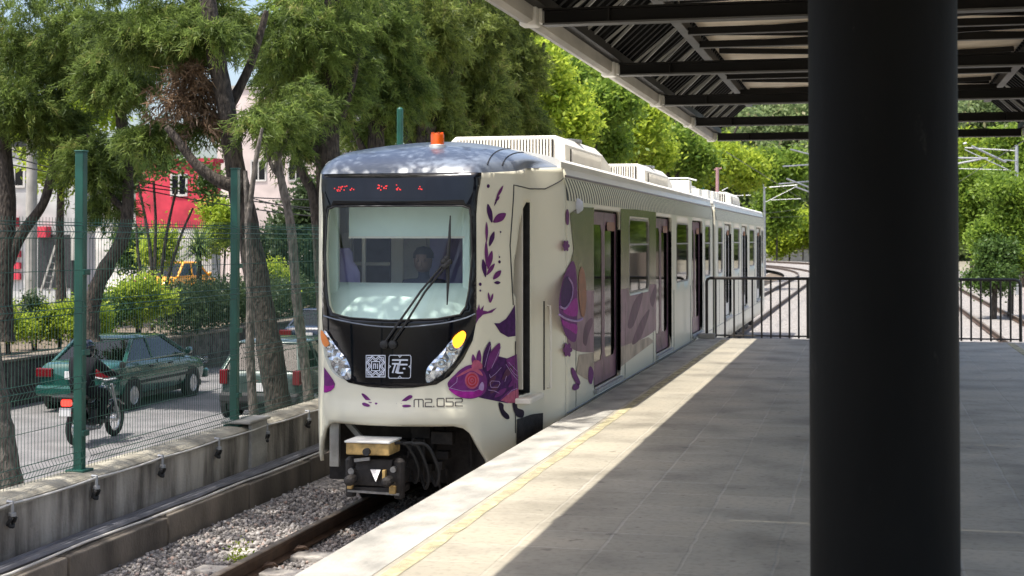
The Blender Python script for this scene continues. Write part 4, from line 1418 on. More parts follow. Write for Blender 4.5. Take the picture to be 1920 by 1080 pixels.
# ---- recessed cab door on the platform side
b = MB()
zb, zt_ = DOOR[0][1], ztd
yf, yb_ = .70, 1.24
b.bb(TO.x + .80, TO.x + .83, TO.y + yf - .1, TO.y + yb_ + .2, TO.z + zb - .05, TO.z + zt_ + .06)
dr = b.build('cab_door', 'dark', train)
b = MB()
b.bb(TO.x + .86, TO.x + 1.04, TO.y + 1.02, TO.y + 1.05, TO.z + zb + .05, TO.z + zt_ - .08, 0)
b.build('door_pane', 'cream_matt', dr)
b = MB()
lp = resample(DOOR, .06)
b.grid([[nsw(s_, z, .0) for s_, z in lp], [TO + Vector((.83, min(ns(s_, z).y + .02, yb_ + .02), z)) for s_, z in lp]], closed=True)
b.build('door_reveal', 'dark', train, smooth=False)
b = MB(); b.bb(TO.x + .86, TO.x + 1.17, TO.y + .80, TO.y + 1.46, TO.z + zb - .07, TO.z + zb - .015)
b.build('door_step', 'cream_matt', train, bevel=.012)
b = MB()
hs = S_OF_Y(1.47)
b.tube([nsw(hs, 1.22, .0), nsw(hs, 1.22, .05), nsw(hs, 2.05, .05), nsw(hs, 2.05, .0)], .012, 8)
b.build('grab_rail', 'cream_matt', train, smooth=True)
b = MB(); b.tube([nsw(hs - .05, 1.2, .004), nsw(hs - .05, 2.1, .004)], .008, 4); b.build('panel_seam', 'rubber', train)
decal('step_vent', [(S_OF_Y(.84), .66), (S_OF_Y(1.42), .66), (S_OF_Y(1.42), .97), (S_OF_Y(.84), .97)], 'under', .006)
# ---- car bodies: side skins with door and window openings, roof, ends
def sidep(side, y, z, off=0.0):
    xx = WB * (1 - .035 * max(0, (z - 3.1) / .4) ** 2 - .02 * max(0, (1.0 - z) / .5) ** 2)
    return TO + Vector((side * (xx + off), y, z))


def rect(y0, y1, z0, z1, r_=.05):
    return [(y0 + r_, z0), (y1 - r_, z0), (y1, z0 + r_), (y1, z1 - r_), (y1 - r_, z1), (y0 + r_, z1), (y0, z1 - r_), (y0, z0 + r_)]


ZS0, ZS1 = .55, 3.47
CARS = [(Y_SH, 16.85, False), (17.45, 32.4, True)]
DOORS = [(3.35, 5.25), (8.5, 10.3), (13.2, 14.9)]
WINS = [(5.95, 7.75), (10.95, 12.6), (15.35, 16.35)]
FIRST = (2.35, 3.15)
DZ0, DZ1 = 1.02, 3.07
WZ0, WZ1 = 2.02, 3.0
mir = lambda a: (34.3 - a[1], 34.3 - a[0])
for ci_, (ya, yb, flip) in enumerate(CARS):
    ds = [mir(d) for d in DOORS] if flip else DOORS
    wsn = [mir(d) for d in WINS + [FIRST]] if flip else WINS
    body = None
    for side in (1, -1):
        holes = [rect(*d, DZ0, DZ1, .06) for d in ds] + [rect(*d, WZ0, WZ1, .07) for d in wsn]
        vs, fs = fill([(ya, ZS0), (yb, ZS0), (yb, ZS1), (ya, ZS1)], holes, .16)
        b = MB(); b.add([sidep(side, v.x, v.y) for v in vs], fs)
        o = b.build('car_side', 'cream', train, smooth=True, solid=.04, recalc=False)
        # make sure the skin faces outwards
        me = o.data
        bm = bmesh.new(); bm.from_mesh(me); bm.normal_update()
        if sum(f.normal.x for f in bm.faces) * side < 0:
            bmesh.ops.reverse_faces(bm, faces=bm.faces[:])
        bm.to_mesh(me); bm.free()
        body = o
        for (a, c) in ds:
            mid = (a + c) / 2
            # the frame of the opening
            d_ = MB()
            lp = resample(rect(a, c, DZ0, DZ1, .06), .1)
            d_.grid([[sidep(side, y, z, .004) for y, z in lp], [sidep(side, y, z, -.085) for y, z in lp]], closed=True)
            dd = d_.build('passenger_door', 'rubber', train)
            for (l0, l1) in ((a + .03, mid - .008), (mid + .008, c - .03)):
                lf = MB()
                vs, fs = fill([(l0, DZ0 + .01), (l1, DZ0 + .01), (l1, DZ1 - .02), (l0, DZ1 - .02)], [rect(l0 + .10, l1 - .10, 1.30, 2.90, .08)], .2)
                lf.add([sidep(side, v.x, v.y, -.055) for v in vs], fs)
                lf.build('door_leaf', 'mauve' if side > 0 and not flip else 'cream_matt', dd, solid=.0)
                g = MB(); g.add([sidep(side, y, z, -.06) for y, z in rect(l0 + .10, l1 - .10, 1.30, 2.90, .08)], [tuple(range(8))])
                g.build('door_glass', 'doorglass', dd)
            e = MB(); e.add([sidep(side, y, z, .004) for y, z in ((a + .0, DZ0 - .05), (c, DZ0 - .05), (c, DZ0 - .005), (a, DZ0 - .005))] + [sidep(side, y, z, .04) for y, z in ((a, DZ0 - .05), (c, DZ0 - .05), (c, DZ0 - .005), (a, DZ0 - .005))],
                            [(0, 1, 2, 3), (4, 5, 6, 7), (0, 1, 5, 4), (2, 3, 7, 6), (1, 2, 6, 5), (3, 0, 4, 7)])
            e.build('door_sill', 'galv', dd)
            if side > 0:
                g = MB(); g.add([sidep(side, y, z, -.04) for y, z in rect(mid + .18, c - .18, 2.83, 2.94, .04)], [tuple(range(8))]); g.build('door_orange_patch', 'orange_v', dd)  # small orange patch near the top of the door leaf
        for (a, c) in wsn:
            wdw = MB()
            lp = resample(rect(a, c, WZ0, WZ1, .07), .08)
            wdw.grid([[sidep(side, y, z, -.04) for y, z in lp], [sidep(side, y, z, .006) for y, z in lp], [sidep(side, y + (.02 if y < (a + c) / 2 else -.02), z + (.02 if z < 2.5 else -.02), .006) for y, z in lp], [sidep(side, y + (.02 if y < (a + c) / 2 else -.02), z + (.02 if z < 2.5 else -.02), -.03) for y, z in lp]], closed=True)
            zm = WZ1 - .34
            wdw.grid([[sidep(side, y, z, .004) for y in np.linspace(a + .03, c - .03, 3)] for z in (zm - .012, zm + .012)])
            ww = wdw.build('window_frame', 'concrete', train)
            g = MB(); g.add([sidep(side, y, z, -.012) for y, z in ((a + .02, WZ0 + .02), (c - .02, WZ0 + .02), (c - .02, WZ1 - .02), (a + .02, WZ1 - .02))], [(0, 1, 2, 3)]); g.build('window_pane', 'winglass', ww)
    # roof
    prof = [(-1.288, 3.47), (-1.29, 3.53), (-1.25, 3.565), (-1.12, 3.60), (-.8, 3.665), (0, 3.70), (.8, 3.665), (1.12, 3.60), (1.25, 3.565), (1.29, 3.53), (1.288, 3.47)]
    b = MB(); b.loft([[LW(x, y, z) for x, z in prof] for y in (ya - .02, yb)])
    b.build('car_roof', 'white_roof', train, smooth=True, angle=50)
    b = MB()
    for y in ((yb - .03,) if not flip else (ya, yb - .05)):
        b.bb(TO.x - 1.26, TO.x + 1.26, TO.y + y, TO.y + y + .04, TO.z + .6, TO.z + 3.46)
    b.build('car_end', 'cream_matt', train)
    b = MB(); b.bb(TO.x - 1.27, TO.x + 1.27, TO.y + ya, TO.y + yb - .05, TO.z + .92, TO.z + .98); b.bb(TO.x - 1.2, TO.x + 1.2, TO.y + ya, TO.y + yb - .05, TO.z + 3.2, TO.z + 3.22)
    b.build('car_floor', 'cabgrey', train)
    # louvre band under the eaves: dark recess with slanted, curved cream slats
    b = MB()
    z0, z1 = 3.13, 3.36
    b.grid([[sidep(1, y, z, .004) for y in np.linspace(ya + .04, yb - .1, 12)] for z in (z0, z1)], 0)
    y = ya + .08
    while y < yb - .25:
        pts = [(y + .10 * (1 - (2 * t - .3) ** 2 * .5) - .08 * t, z0 + (z1 - z0) * t) for t in np.linspace(0, 1, 5)]
        b.grid([[sidep(1, q - .035, z, .008) for q, z in pts], [sidep(1, q + .035, z, .012) for q, z in pts]], 1)
        y += .155
    b.build('louvre_band', ['dark', 'cream'], train)
    # seams between the side panels
    for yy in ([2.28, 5.6, 8.2, 10.6, 12.9, 15.1] if not flip else [18.2, 20.6, 23.0, 25.2, 28.4, 31.6]):
        for z0_, z1_ in (((ZS0 + .02), WZ0 - .1),):
            MB().tube([sidep(1, yy, z, .001) for z in np.linspace(z0_, z1_, 4)], .005, 4).build('panel_seam', 'rubber', train)
    b = MB(); b.tube([sidep(1, y, .93, .002) for y in (ya + .05, yb - .1)], .006, 4); b.tube([sidep(1, y, 3.385, .012) for y in (ya + .05, yb - .1)], .012, 5); b.build('panel_seam', 'greyink', train)
    # underframe and bogies
    b = MB()
    b.bb(TO.x - 1.0, TO.x + 1.0, TO.y + ya + (.9 if not flip else .2), TO.y + yb - .3, TO.z + .50, TO.z + .90)
    rz = random.Random(ci_ + 2)
    yy = ya + 3.8
    while yy < yb - 4:
        l_ = rz.uniform(.7, 1.6)
        for sd in (-1, 1):
            b.bb(TO.x + sd * .55, TO.x + sd * 1.18, TO.y + yy, TO.y + yy + l_, TO.z + rz.uniform(.28, .40), TO.z + .55)
        yy += l_ + rz.uniform(.15, .4)
    b.build('underframe', 'under', train, bevel=.02)
    for yc in ((ya + 2.2, yb - 2.0)):
        b = MB()
        for sd in (-1, 1):
            b.bb(TO.x + sd * .88, TO.x + sd * 1.02, TO.y + yc - 1.3, TO.y + yc + 1.3, TO.z + .36, TO.z + .56)
            for dy in (-.95, .95):
                b.box(TO + Vector((sd * .95, yc + dy, .38)), (.22, .34, .34))
                b.lathe([(.07, -.12), (.07, .12)], TO + Vector((sd * .98, yc + dy * .35, .48)), 10, 'Z')
        bg = b.build('bogie', 'under', train, bevel=.015)
        for dy in (-.95, .95):
            for sd in (-1, 1):
                w_ = MB(); w_.lathe([(.10, -.05), (.36, -.05), (.38, -.04), (.35, -.01), (.345, .05), (.28, .06), (.12, .04), (.1, .07), (.03, .07)], TO + Vector((sd * .72, yc + dy, .36)), 28, 'X')
                w_.build('wheel', 'dark', bg, smooth=True)

# articulation between the cars
b = MB()
rows = []
for i in range(9):
    y = 16.85 + .6 * i / 8
    k = 1.19 if i % 2 else 1.26
    rows.append([LW(x, y, z) for x, z in ((-k, .7), (k, .7), (k, 3.40), (k - .1, 3.52), (-k + .1, 3.52), (-k, 3.40))])
b.loft(rows); b.build('gangway', 'cabgrey', train)

# ---- livery of the car side: big purple wing, lilac and mauve film, little flowers, painted reflections
def side_decal(name, pts, m, off=.005, curve=True, holes=True):
    """film laid on the side skin; cut where doors and windows are"""
    P = [on_x(px, py, TO.x + WB) for px, py in pts]
    L = [(p.y - TO.y, p.z - TO.z) for p in P]
    if curve:
        L = [tuple(q) for q in catmull(L, 4)]
    return L


def film(name, L, m, off):
    vs, fs = fill(L, (), .10)
    hl = [rect(*d, DZ0, DZ1, .06) for d in DOORS] + [rect(*d, WZ0, WZ1, .07) for d in WINS]
    keep = []
    for f in fs:
        cx = sum(vs[i].x for i in f) / 3; cy = sum(vs[i].y for i in f) / 3
        if not any(inside(h, cx, cy) for h in hl):
            keep.append(f)
    b = MB(); b.add([sidep(1, v.x, v.y, off) for v in vs], keep)
    return b.build(name, m, train)


def film_cut(name, L, m, off):
    """clip the outline to the strips between doors so its edges stay clean"""
    ys_ = [1.78] + [v for d in DOORS for v in d] + [16.8]
    n = 0
    for a, c in zip(ys_[0::2], ys_[1::2]):
        a2, c2 = a + .01, c - .01
        poly = L
        for lim, sg in ((a2, 1), (c2, -1)):
            outp = []
            for i in range(len(poly)):
                p, q = poly[i - 1], poly[i]
                ip, iq = sg * (p[0] - lim) >= 0, sg * (q[0] - lim) >= 0
                if ip != iq:
                    t = (lim - p[0]) / (q[0] - p[0]); outp.append((lim, p[1] + (q[1] - p[1]) * t))
                if iq:
                    outp.append(q)
            poly = outp
            if len(poly) < 3:
                break
        if len(poly) < 3:
            continue
        hl = [rect(w0 - .03, w1 + .03, WZ0 - .03, WZ1 + .03, .07) for w0, w1 in WINS if w0 > a and w1 < c]
        vs, fs = fill(poly, hl, .12)
        if not fs:
            continue
        par = list(range(len(vs)))
        def find(q):
            while par[q] != q:
                par[q] = par[par[q]]; q = par[q]
            return q
        for f in fs:
            for q in f[1:]:
                par[find(q)] = find(f[0])
        cnt = {}
        for f in fs:
            cnt[find(f[0])] = cnt.get(find(f[0]), 0) + 1
        big = max(cnt, key=cnt.get)
        fs = [f for f in fs if find(f[0]) == big]
        b = MB(); b.add([sidep(1, v.x, v.y, off) for v in vs], fs)
        b.build(name, m, train); n += 1
    return n


body_film = side_decal('', [(1062, 640), (1047, 575), (1053, 530), (1068, 495), (1090, 468), (1120, 455), (1170, 470), (1215, 500), (1240, 530), (1252, 560), (1245, 600), (1210, 632), (1150, 655), (1090, 660)], '')
film_cut('mauve_film', body_film, 'mauve', .005)
film_cut('olive_reflection_film', side_decal('', [(1068, 400), (1085, 388), (1240, 395), (1240, 530), (1150, 545), (1075, 545), (1062, 520), (1075, 470)], '', curve=False), 'olive', .0062)  # olive film, its tone partly painting in trees mirrored in the gloss
pale = side_decal('', [(1080, 700), (1085, 665), (1150, 655), (1215, 632), (1226, 640), (1160, 690), (1100, 712)], '', curve=False)
film_cut('platform_reflection', pale, 'beige_reflection', .0056)  # beige strip painted in for the sunlit platform mirrored in the side
film('wing_disc', side_decal('', [(1060, 630), (1048, 590), (1047, 560), (1054, 525), (1064, 500), (1074, 490), (1080, 520), (1081, 600), (1078, 640)], ''), 'purple', .008)
film('wing_patch', side_decal('', [(1050, 555), (1056, 525), (1064, 518), (1072, 530), (1072, 556), (1062, 575), (1053, 582)], ''), 'deep_purple', .0095)
film('wing_band', side_decal('', [(1054, 582), (1070, 565), (1080, 560), (1081, 590), (1066, 592)], ''), 'magenta', .0102)
film('wing_hem', side_decal('', [(1052, 600), (1066, 606), (1080, 610), (1079, 626), (1066, 618), (1056, 612)], ''), 'magenta', .0102)
b = MB()
for ln in ([(1050, 575), (1060, 578), (1071, 560), (1073, 535), (1066, 521)], [(1049, 590), (1062, 598), (1080, 602), (1092, 598)]):
    pts = [on_x(px, py, TO.x + WB + .012) for px, py in catmull(ln, 5, False)]
    b.tube(pts, .012, 5)
b.build('wing_line', 'lavender', train)
film('orange_leaf', side_decal('', [(1088, 590), (1083, 545), (1084, 515), (1089, 500), (1095, 515), (1098, 555), (1095, 590)], ''), 'orange_v', .0105)
for (cx, cy, r_) in ((1060, 461, 11), (1063, 656, 14)):
    pts = []
    for i in range(24):
        t = 2 * PI * i / 24
        rr_ = r_ * (.68 + .36 * abs(math.cos(t * 3)))
        pts.append((cx + rr_ * .62 * math.cos(t), cy + rr_ * math.sin(t)))
    film('flower', side_decal('', pts, '', curve=False), 'purple', .008)
for pts in ([(1061, 420), (1060, 400), (1063, 392), (1066, 402), (1065, 420)], [(1072, 705), (1070, 692), (1074, 690), (1082, 705), (1087, 718), (1082, 722)], [(1072, 728), (1076, 720), (1084, 720), (1084, 728), (1076, 732)], [(1102, 712), (1103, 690), (1108, 688), (1112, 700), (1108, 720)]):
    film('leaf_mark', side_decal('', pts, ''), 'purple', .008)
for pts in ([(1092, 640), (1096, 610), (1108, 596), (1110, 606), (1102, 630), (1098, 648)], [(1176, 610), (1188, 566), (1204, 548), (1200, 572), (1186, 612)], [(1184, 645), (1198, 606), (1216, 580), (1214, 596), (1200, 634)], [(1218, 560), (1228, 535), (1232, 540), (1224, 575)]):
    film('swirl_mark', side_decal('', pts, ''), 'plum', .0065)
p = on_x(1082, 386, TO.x + WB)
b = MB(); b.lathe([(.001, .07), (.05, .06), (.08, .02), (.085, 0)], (p.x, p.y, p.z), 16, 'X'); b.build('door_lamp', 'logo', train, smooth=True)

# ---- roof equipment
def ac_unit(y0, y1, w_, h_, lou=True):
    b = MB(); zb = 3.60
    rows = []
    for y, k, hh in ((y0, 1, h_), (y1 - 1.2, 1, h_), (y1 - .25, .94, h_ * .62), (y1, .90, .08)):
        rows.append([LW(x * k, y, z) for x, z in ((-w_, zb), (w_, zb), (w_, zb + hh * .72), (w_ - .12, zb + hh), (-w_ + .12, zb + hh), (-w_, zb + hh * .72))])
    b.loft(rows)
    u = b.build('air_conditioner', 'cream_matt', train, bevel=.012)
    b = MB()
    b.bb(TO.x - w_ + .15, TO.x + w_ - .15, TO.y + y0 - .02, TO.y + y0 + .001, TO.z + zb + .03, TO.z + zb + h_ - .05, 0)
    n = 30
    for i in range(n):
        x = -w_ + .18 + (2 * w_ - .36) * i / (n - 1)
        b.bb(TO.x + x - .011, TO.x + x + .011, TO.y + y0 - .045, TO.y + y0 - .018, TO.z + zb + .03, TO.z + zb + h_ - .05, 1)
    b.build('front_louvre', ['under', 'cream_matt'], u)
    b = MB()
    b.bb(TO.x + w_ - .001, TO.x + w_ + .012, TO.y + y0 + .3, TO.y + y1 - 1.5, TO.z + zb + .06, TO.z + zb + h_ * .62, 0)
    k = int((y1 - y0 - 1.8) / .07)
    for i in range(k):
        y = y0 + .33 + i * .07
        b.bb(TO.x + w_ + .012, TO.x + w_ + .03, TO.y + y, TO.y + y + .035, TO.z + zb + .06, TO.z + zb + h_ * .62, 1)
    b.build('side_louvre', ['under', 'cream_matt'], u)
    b = MB()
    for i in range(3):
        c = LW(-.45 + .45 * i, (y0 + y1 - 1.2) / 2, zb + h_)
        b.lathe([(.26, -.01), (.26, .03), (.22, .035), (.08, .02)], c, 18)
    b.build('fan_cover', 'galv', u, smooth=True)


ac_unit(4.6, 8.5, .76, .41)
ac_unit(11.4, 15.6, .76, .40)
b = MB()
rz = random.Random(8)
for y in np.arange(15.9, 16.6, .3):
    b.bb(TO.x - rz.uniform(.5, .95), TO.x + rz.uniform(.55, 1.0), TO.y + y, TO.y + y + rz.uniform(.35, .55), TO.z + 3.6, TO.z + 3.7 + rz.uniform(.08, .24))
b.build('equipment_box', 'cream_matt', train, bevel=.02)
b = MB()
for y in np.arange(18.2, 24, .9):
    b.bb(TO.x - rz.uniform(.5, .95), TO.x + rz.uniform(.55, 1.0), TO.y + y, TO.y + y + rz.uniform(.5, .8), TO.z + 3.6, TO.z + 3.72 + rz.uniform(.05, .2))
b.build('equipment_box', 'cream_matt', train, bevel=.02)
ac_unit(24.8, 28.6, 1.0, .34)
# pantograph, half raised
b = MB()
pb = LW(0, 19.6, 3.85)
for sx in (-.5, .5):
    b.tube([pb + Vector((sx, -.5, 0)), pb + Vector((sx * .9, .9, .10)), pb + Vector((sx * .8, -.35, .16))], .025, 6)
b.tube([pb + Vector((-.75, -.35, .17)), pb + Vector((-.55, -.35, .22)), pb + Vector((.55, -.35, .22)), pb + Vector((.75, -.35, .17))], .02, 6)
b.build('pantograph', 'galv', train, smooth=True)
# orange beacon on the dome
bp = at(820, 273, 14.9)
b = MB(); b.lathe([(.085, -.05), (.085, .004), (.07, .01)], bp, 18, mi=1)
b.lathe([(.066, .008), (.068, .105), (.06, .118), (.04, .115)], bp, 20, mi=0)
for k in range(6):
    a = 2 * PI * k / 6
    b.box(bp + Vector((.054 * math.cos(a), .054 * math.sin(a), .122)), (.017, .017, .022))
b.build('beacon', ['beacon', 'white_roof'], train, smooth=True)

# ---- coupler and the gear under the bumper
c0 = on_y(690, 845, TO.y - .28)
b = MB()
b.box((c0.x - .01, TO.y - .10, c0.z + .01), (.42, .34, .11))
b.build('coupler_head', 'ochre', train, bevel=.012)
b = MB(); b.box((c0.x - .01, TO.y - .10, c0.z + .076), (.44, .37, .02)); b.build('coupler_sunlit_top', 'white_roof', train, bevel=.006)  # white plate standing in for the sunlit top of the coupler
c1 = on_y(697, 895, TO.y - .25)
b = MB()
b.box((c1.x, TO.y - .05, c1.z + .10), (.36, .30, .12))
b.box((c1.x, TO.y - .02, c1.z - .02), (.48, .36, .14))
b.box((c1.x + .01, TO.y - .04, c1.z - .13), (.50, .30, .06))
for sx in (-1, 1):
    b.lathe([(.05, -.20), (.055, .14), (.03, .17)], (c1.x + sx * .235, TO.y - .15, c1.z), 12)
    b.lathe([(.02, -.24), (.05, -.22), (.05, -.1), (.02, -.08)], (c1.x + sx * .18, TO.y - .16, c1.z - .02), 10, 'Y')
b.tube([(c1.x + .1, TO.y - .05, c1.z + .06), (c1.x + .05, TO.y + .6, c1.z + .10), (c1.x - .02 + .08, TO.y + 1.6, c1.z + .15)], .09, 12)
cpl = b.build('coupler', 'under', train, bevel=.012)
b = MB(); b.lathe([(.035, -.04), (.035, .02), (.005, .05)], (c0.x - .01, TO.y - .27, c0.z - .01), 12, 'Y'); b.build('coupler_pin', 'dark', train, smooth=True)
b = MB()
b.add([(c1.x - .02, TO.y - .235, c1.z + .07), (c1.x + .08, TO.y - .235, c1.z + .07), (c1.x + .055, TO.y - .30, c1.z - .03), (c1.x - .02, TO.y - .20, c1.z + .07), (c1.x + .08, TO.y - .20, c1.z + .07), (c1.x + .055, TO.y - .22, c1.z - .04)], [(0, 1, 2), (3, 5, 4), (0, 3, 4, 1), (1, 4, 5, 2), (2, 5, 3, 0)])
b.lathe([(.03, -.02), (.03, .02)], (c1.x - .2, TO.y - .24, c1.z + .05), 10, 'Y'); b.lathe([(.028, -.02), (.028, .02)], (c1.x + .21, TO.y - .25, c1.z + .08), 10, 'Y')
b.bar((c1.x - .17, TO.y - .24, c1.z + .15), (c1.x - .02, TO.y - .24, c1.z + .17), .03, .03); b.bar((c1.x - .25, TO.y - .2, c1.z - .14), (c1.x + .25, TO.y - .2, c1.z - .155), .02, .02)
b.build('coupler_guide', 'steel', train)
for bx in ((.10, .13, -.25, -.20, -.02, .07), (.16, .22, -.23, -.18, -.15, -.08), (-.25, -.2, -.23, -.18, -.12, -.04)):
    MB().bb(c1.x + bx[0], c1.x + bx[1], TO.y + bx[2], TO.y + bx[3], c1.z + bx[4], c1.z + bx[5]).build('coupler_tag', 'ochre', train, bevel=.005)
for k, (x, zz) in enumerate(((.18, 0), (.28, -.05), (.38, -.02))):
    pts = [(c1.x + x * .9, TO.y - .1, c0.z + .05), (c1.x + x + .08, TO.y, c0.z + .02), (c1.x + x + .16, TO.y + .1, c1.z + .05 + zz), (c1.x + x + .12, TO.y + .15, c1.z - .10 + zz), (c1.x + x + .02, TO.y + .3, c1.z - .05)]
    MB().tube([Vector(p) for p in catmull(pts, 5, False)], .016, 7).build('brake_hose', 'rubber', train, smooth=True)
b = MB()
rz = random.Random(4)
for i in range(26):
    x = rz.uniform(-.2, .85); z = rz.uniform(.42, .92); y = rz.uniform(.35, .9)
    if i % 3:
        b.box(LW(x, y, z), (rz.uniform(.05, .22), .12, rz.uniform(.05, .2)))
    else:
        b.tube([LW(x, y, z), LW(x + rz.uniform(-.1, .1), y - .05, z - rz.uniform(.1, .4))], .018, 6)
b.bb(TO.x - .95, TO.x + .95, TO.y + .95, TO.y + 1.0, TO.z + .3, TO.z + .98)
b.bb(TO.x - .70, TO.x + .70, TO.y + .34, TO.y + 1.0, TO.z + .94, TO.z + .97)
b.build('front_gear', 'under', train, bevel=.008)
g0 = on_y(645, 850, TO.y + .30)
q = on_y(628, 840, TO.y + .25)
b = MB(); b.bb(q.x - .045, q.x + .05, TO.y + .22, TO.y + .27, TO.z + .54, TO.z + 1.0); b.bar((q.x + .1, TO.y + .3, TO.z + .97), (q.x + .28, TO.y + .3, TO.z + .78), .05, .05)
b.build('guard_bracket', 'edge', train, bevel=.006)
b = MB()
for sx in (-.72, .72):
    b.lathe([(.10, -.05), (.36, -.05), (.38, -.04), (.35, -.01), (.345, .05), (.28, .06), (.05, .06)], LW(sx, 1.6, .36), 28, 'X')
b.build('wheel', 'dark', train, smooth=True)
# ---- the driver, seated behind the glass
dp = on_y(795, 497, TO.y + 1.05)
def skin_figure(name, nodes, edges, radii, m, parent, sub=2, root=0):
    me = bpy.data.meshes.new(name)
    off = Vector((0, 0, 0))
    if parent is not None:
        off = parent.location
    me.from_pydata([tuple(Vector(p) - off) for p in nodes], edges, [])
    o = bpy.data.objects.new(name, me); COL.objects.link(o)
    if parent is not None:
        o.parent = parent
    me.materials.append(M[m] if isinstance(m, str) else m)
    md = o.modifiers.new('skin', 'SKIN')
    if not me.skin_vertices:
        me.skin_vertices_ensure() if hasattr(me, 'skin_vertices_ensure') else None
    sv = me.skin_vertices[0].data
    for i, r_ in enumerate(radii):
        sv[i].radius = (r_, r_) if not isinstance(r_, tuple) else r_
        sv[i].use_root = (i == root)
    md.use_smooth_shade = True
    s_ = o.modifiers.new('sub', 'SUBSURF'); s_.levels = sub; s_.render_levels = sub
    return o
drv = thing('person', 'tram driver in dark uniform seated behind the windscreen', 'person', (dp.x, dp.y, dp.z - .75))
D = lambda x, y, z: (dp.x + x, dp.y + y, dp.z + z)
nodes = [D(0, .05, -.68), D(0, .04, -.45), D(0, .02, -.25), D(0, 0, -.14), D(0, -.01, -.06), D(0, -.02, .04), D(0, -.01, .11),
         D(-.19, .02, -.21), D(-.25, -.10, -.45), D(-.20, -.33, -.52), D(.19, .02, -.21), D(.25, -.10, -.45), D(.20, -.33, -.52), D(-.11, -.2, -.70), D(-.12, -.42, -.70), D(.11, -.2, -.70), D(.12, -.42, -.70)]
edges = [(0, 1), (1, 2), (2, 3), (3, 4), (4, 5), (5, 6), (2, 7), (7, 8), (8, 9), (2, 10), (10, 11), (11, 12), (0, 13), (13, 14), (0, 15), (15, 16)]
skin_figure('body', nodes, edges, [.15, .15, .15, .06, .055, .095, .07, .08, .05, .035, .08, .05, .035, .09, .07, .09, .07], 'dark_cloth', drv)
b = MB(); b.lathe([(.005, .125), (.06, .11), (.09, .06), (.094, .0), (.085, -.06), (.06, -.105), (.02, -.125)], D(0, -.03, .045), 20); b.build('head', 'skin_dim', drv, smooth=True)
b = MB(); b.lathe([(.005, .14), (.07, .125), (.102, .07), (.105, .02), (.09, .02)], D(0, -.015, .05), 20); b.build('hair', 'hair', drv, smooth=True)
b = MB(); b.lathe([(.012, -.02), (.02, 0), (.012, .02)], D(-.035, -.118, .05), 8, 'Y'); b.lathe([(.012, -.02), (.02, 0), (.012, .02)], D(.035, -.118, .05), 8, 'Y'); b.box(D(0, -.125, .015), (.025, .03, .05)); b.box(D(0, -.115, -.035), (.05, .015, .012)); b.build('face', 'skin_dim', drv, smooth=True)
# ------------------------------------------------------------------ cars on the road. Local axes: +y forward, x right, z up from the road
RZ = -1.52


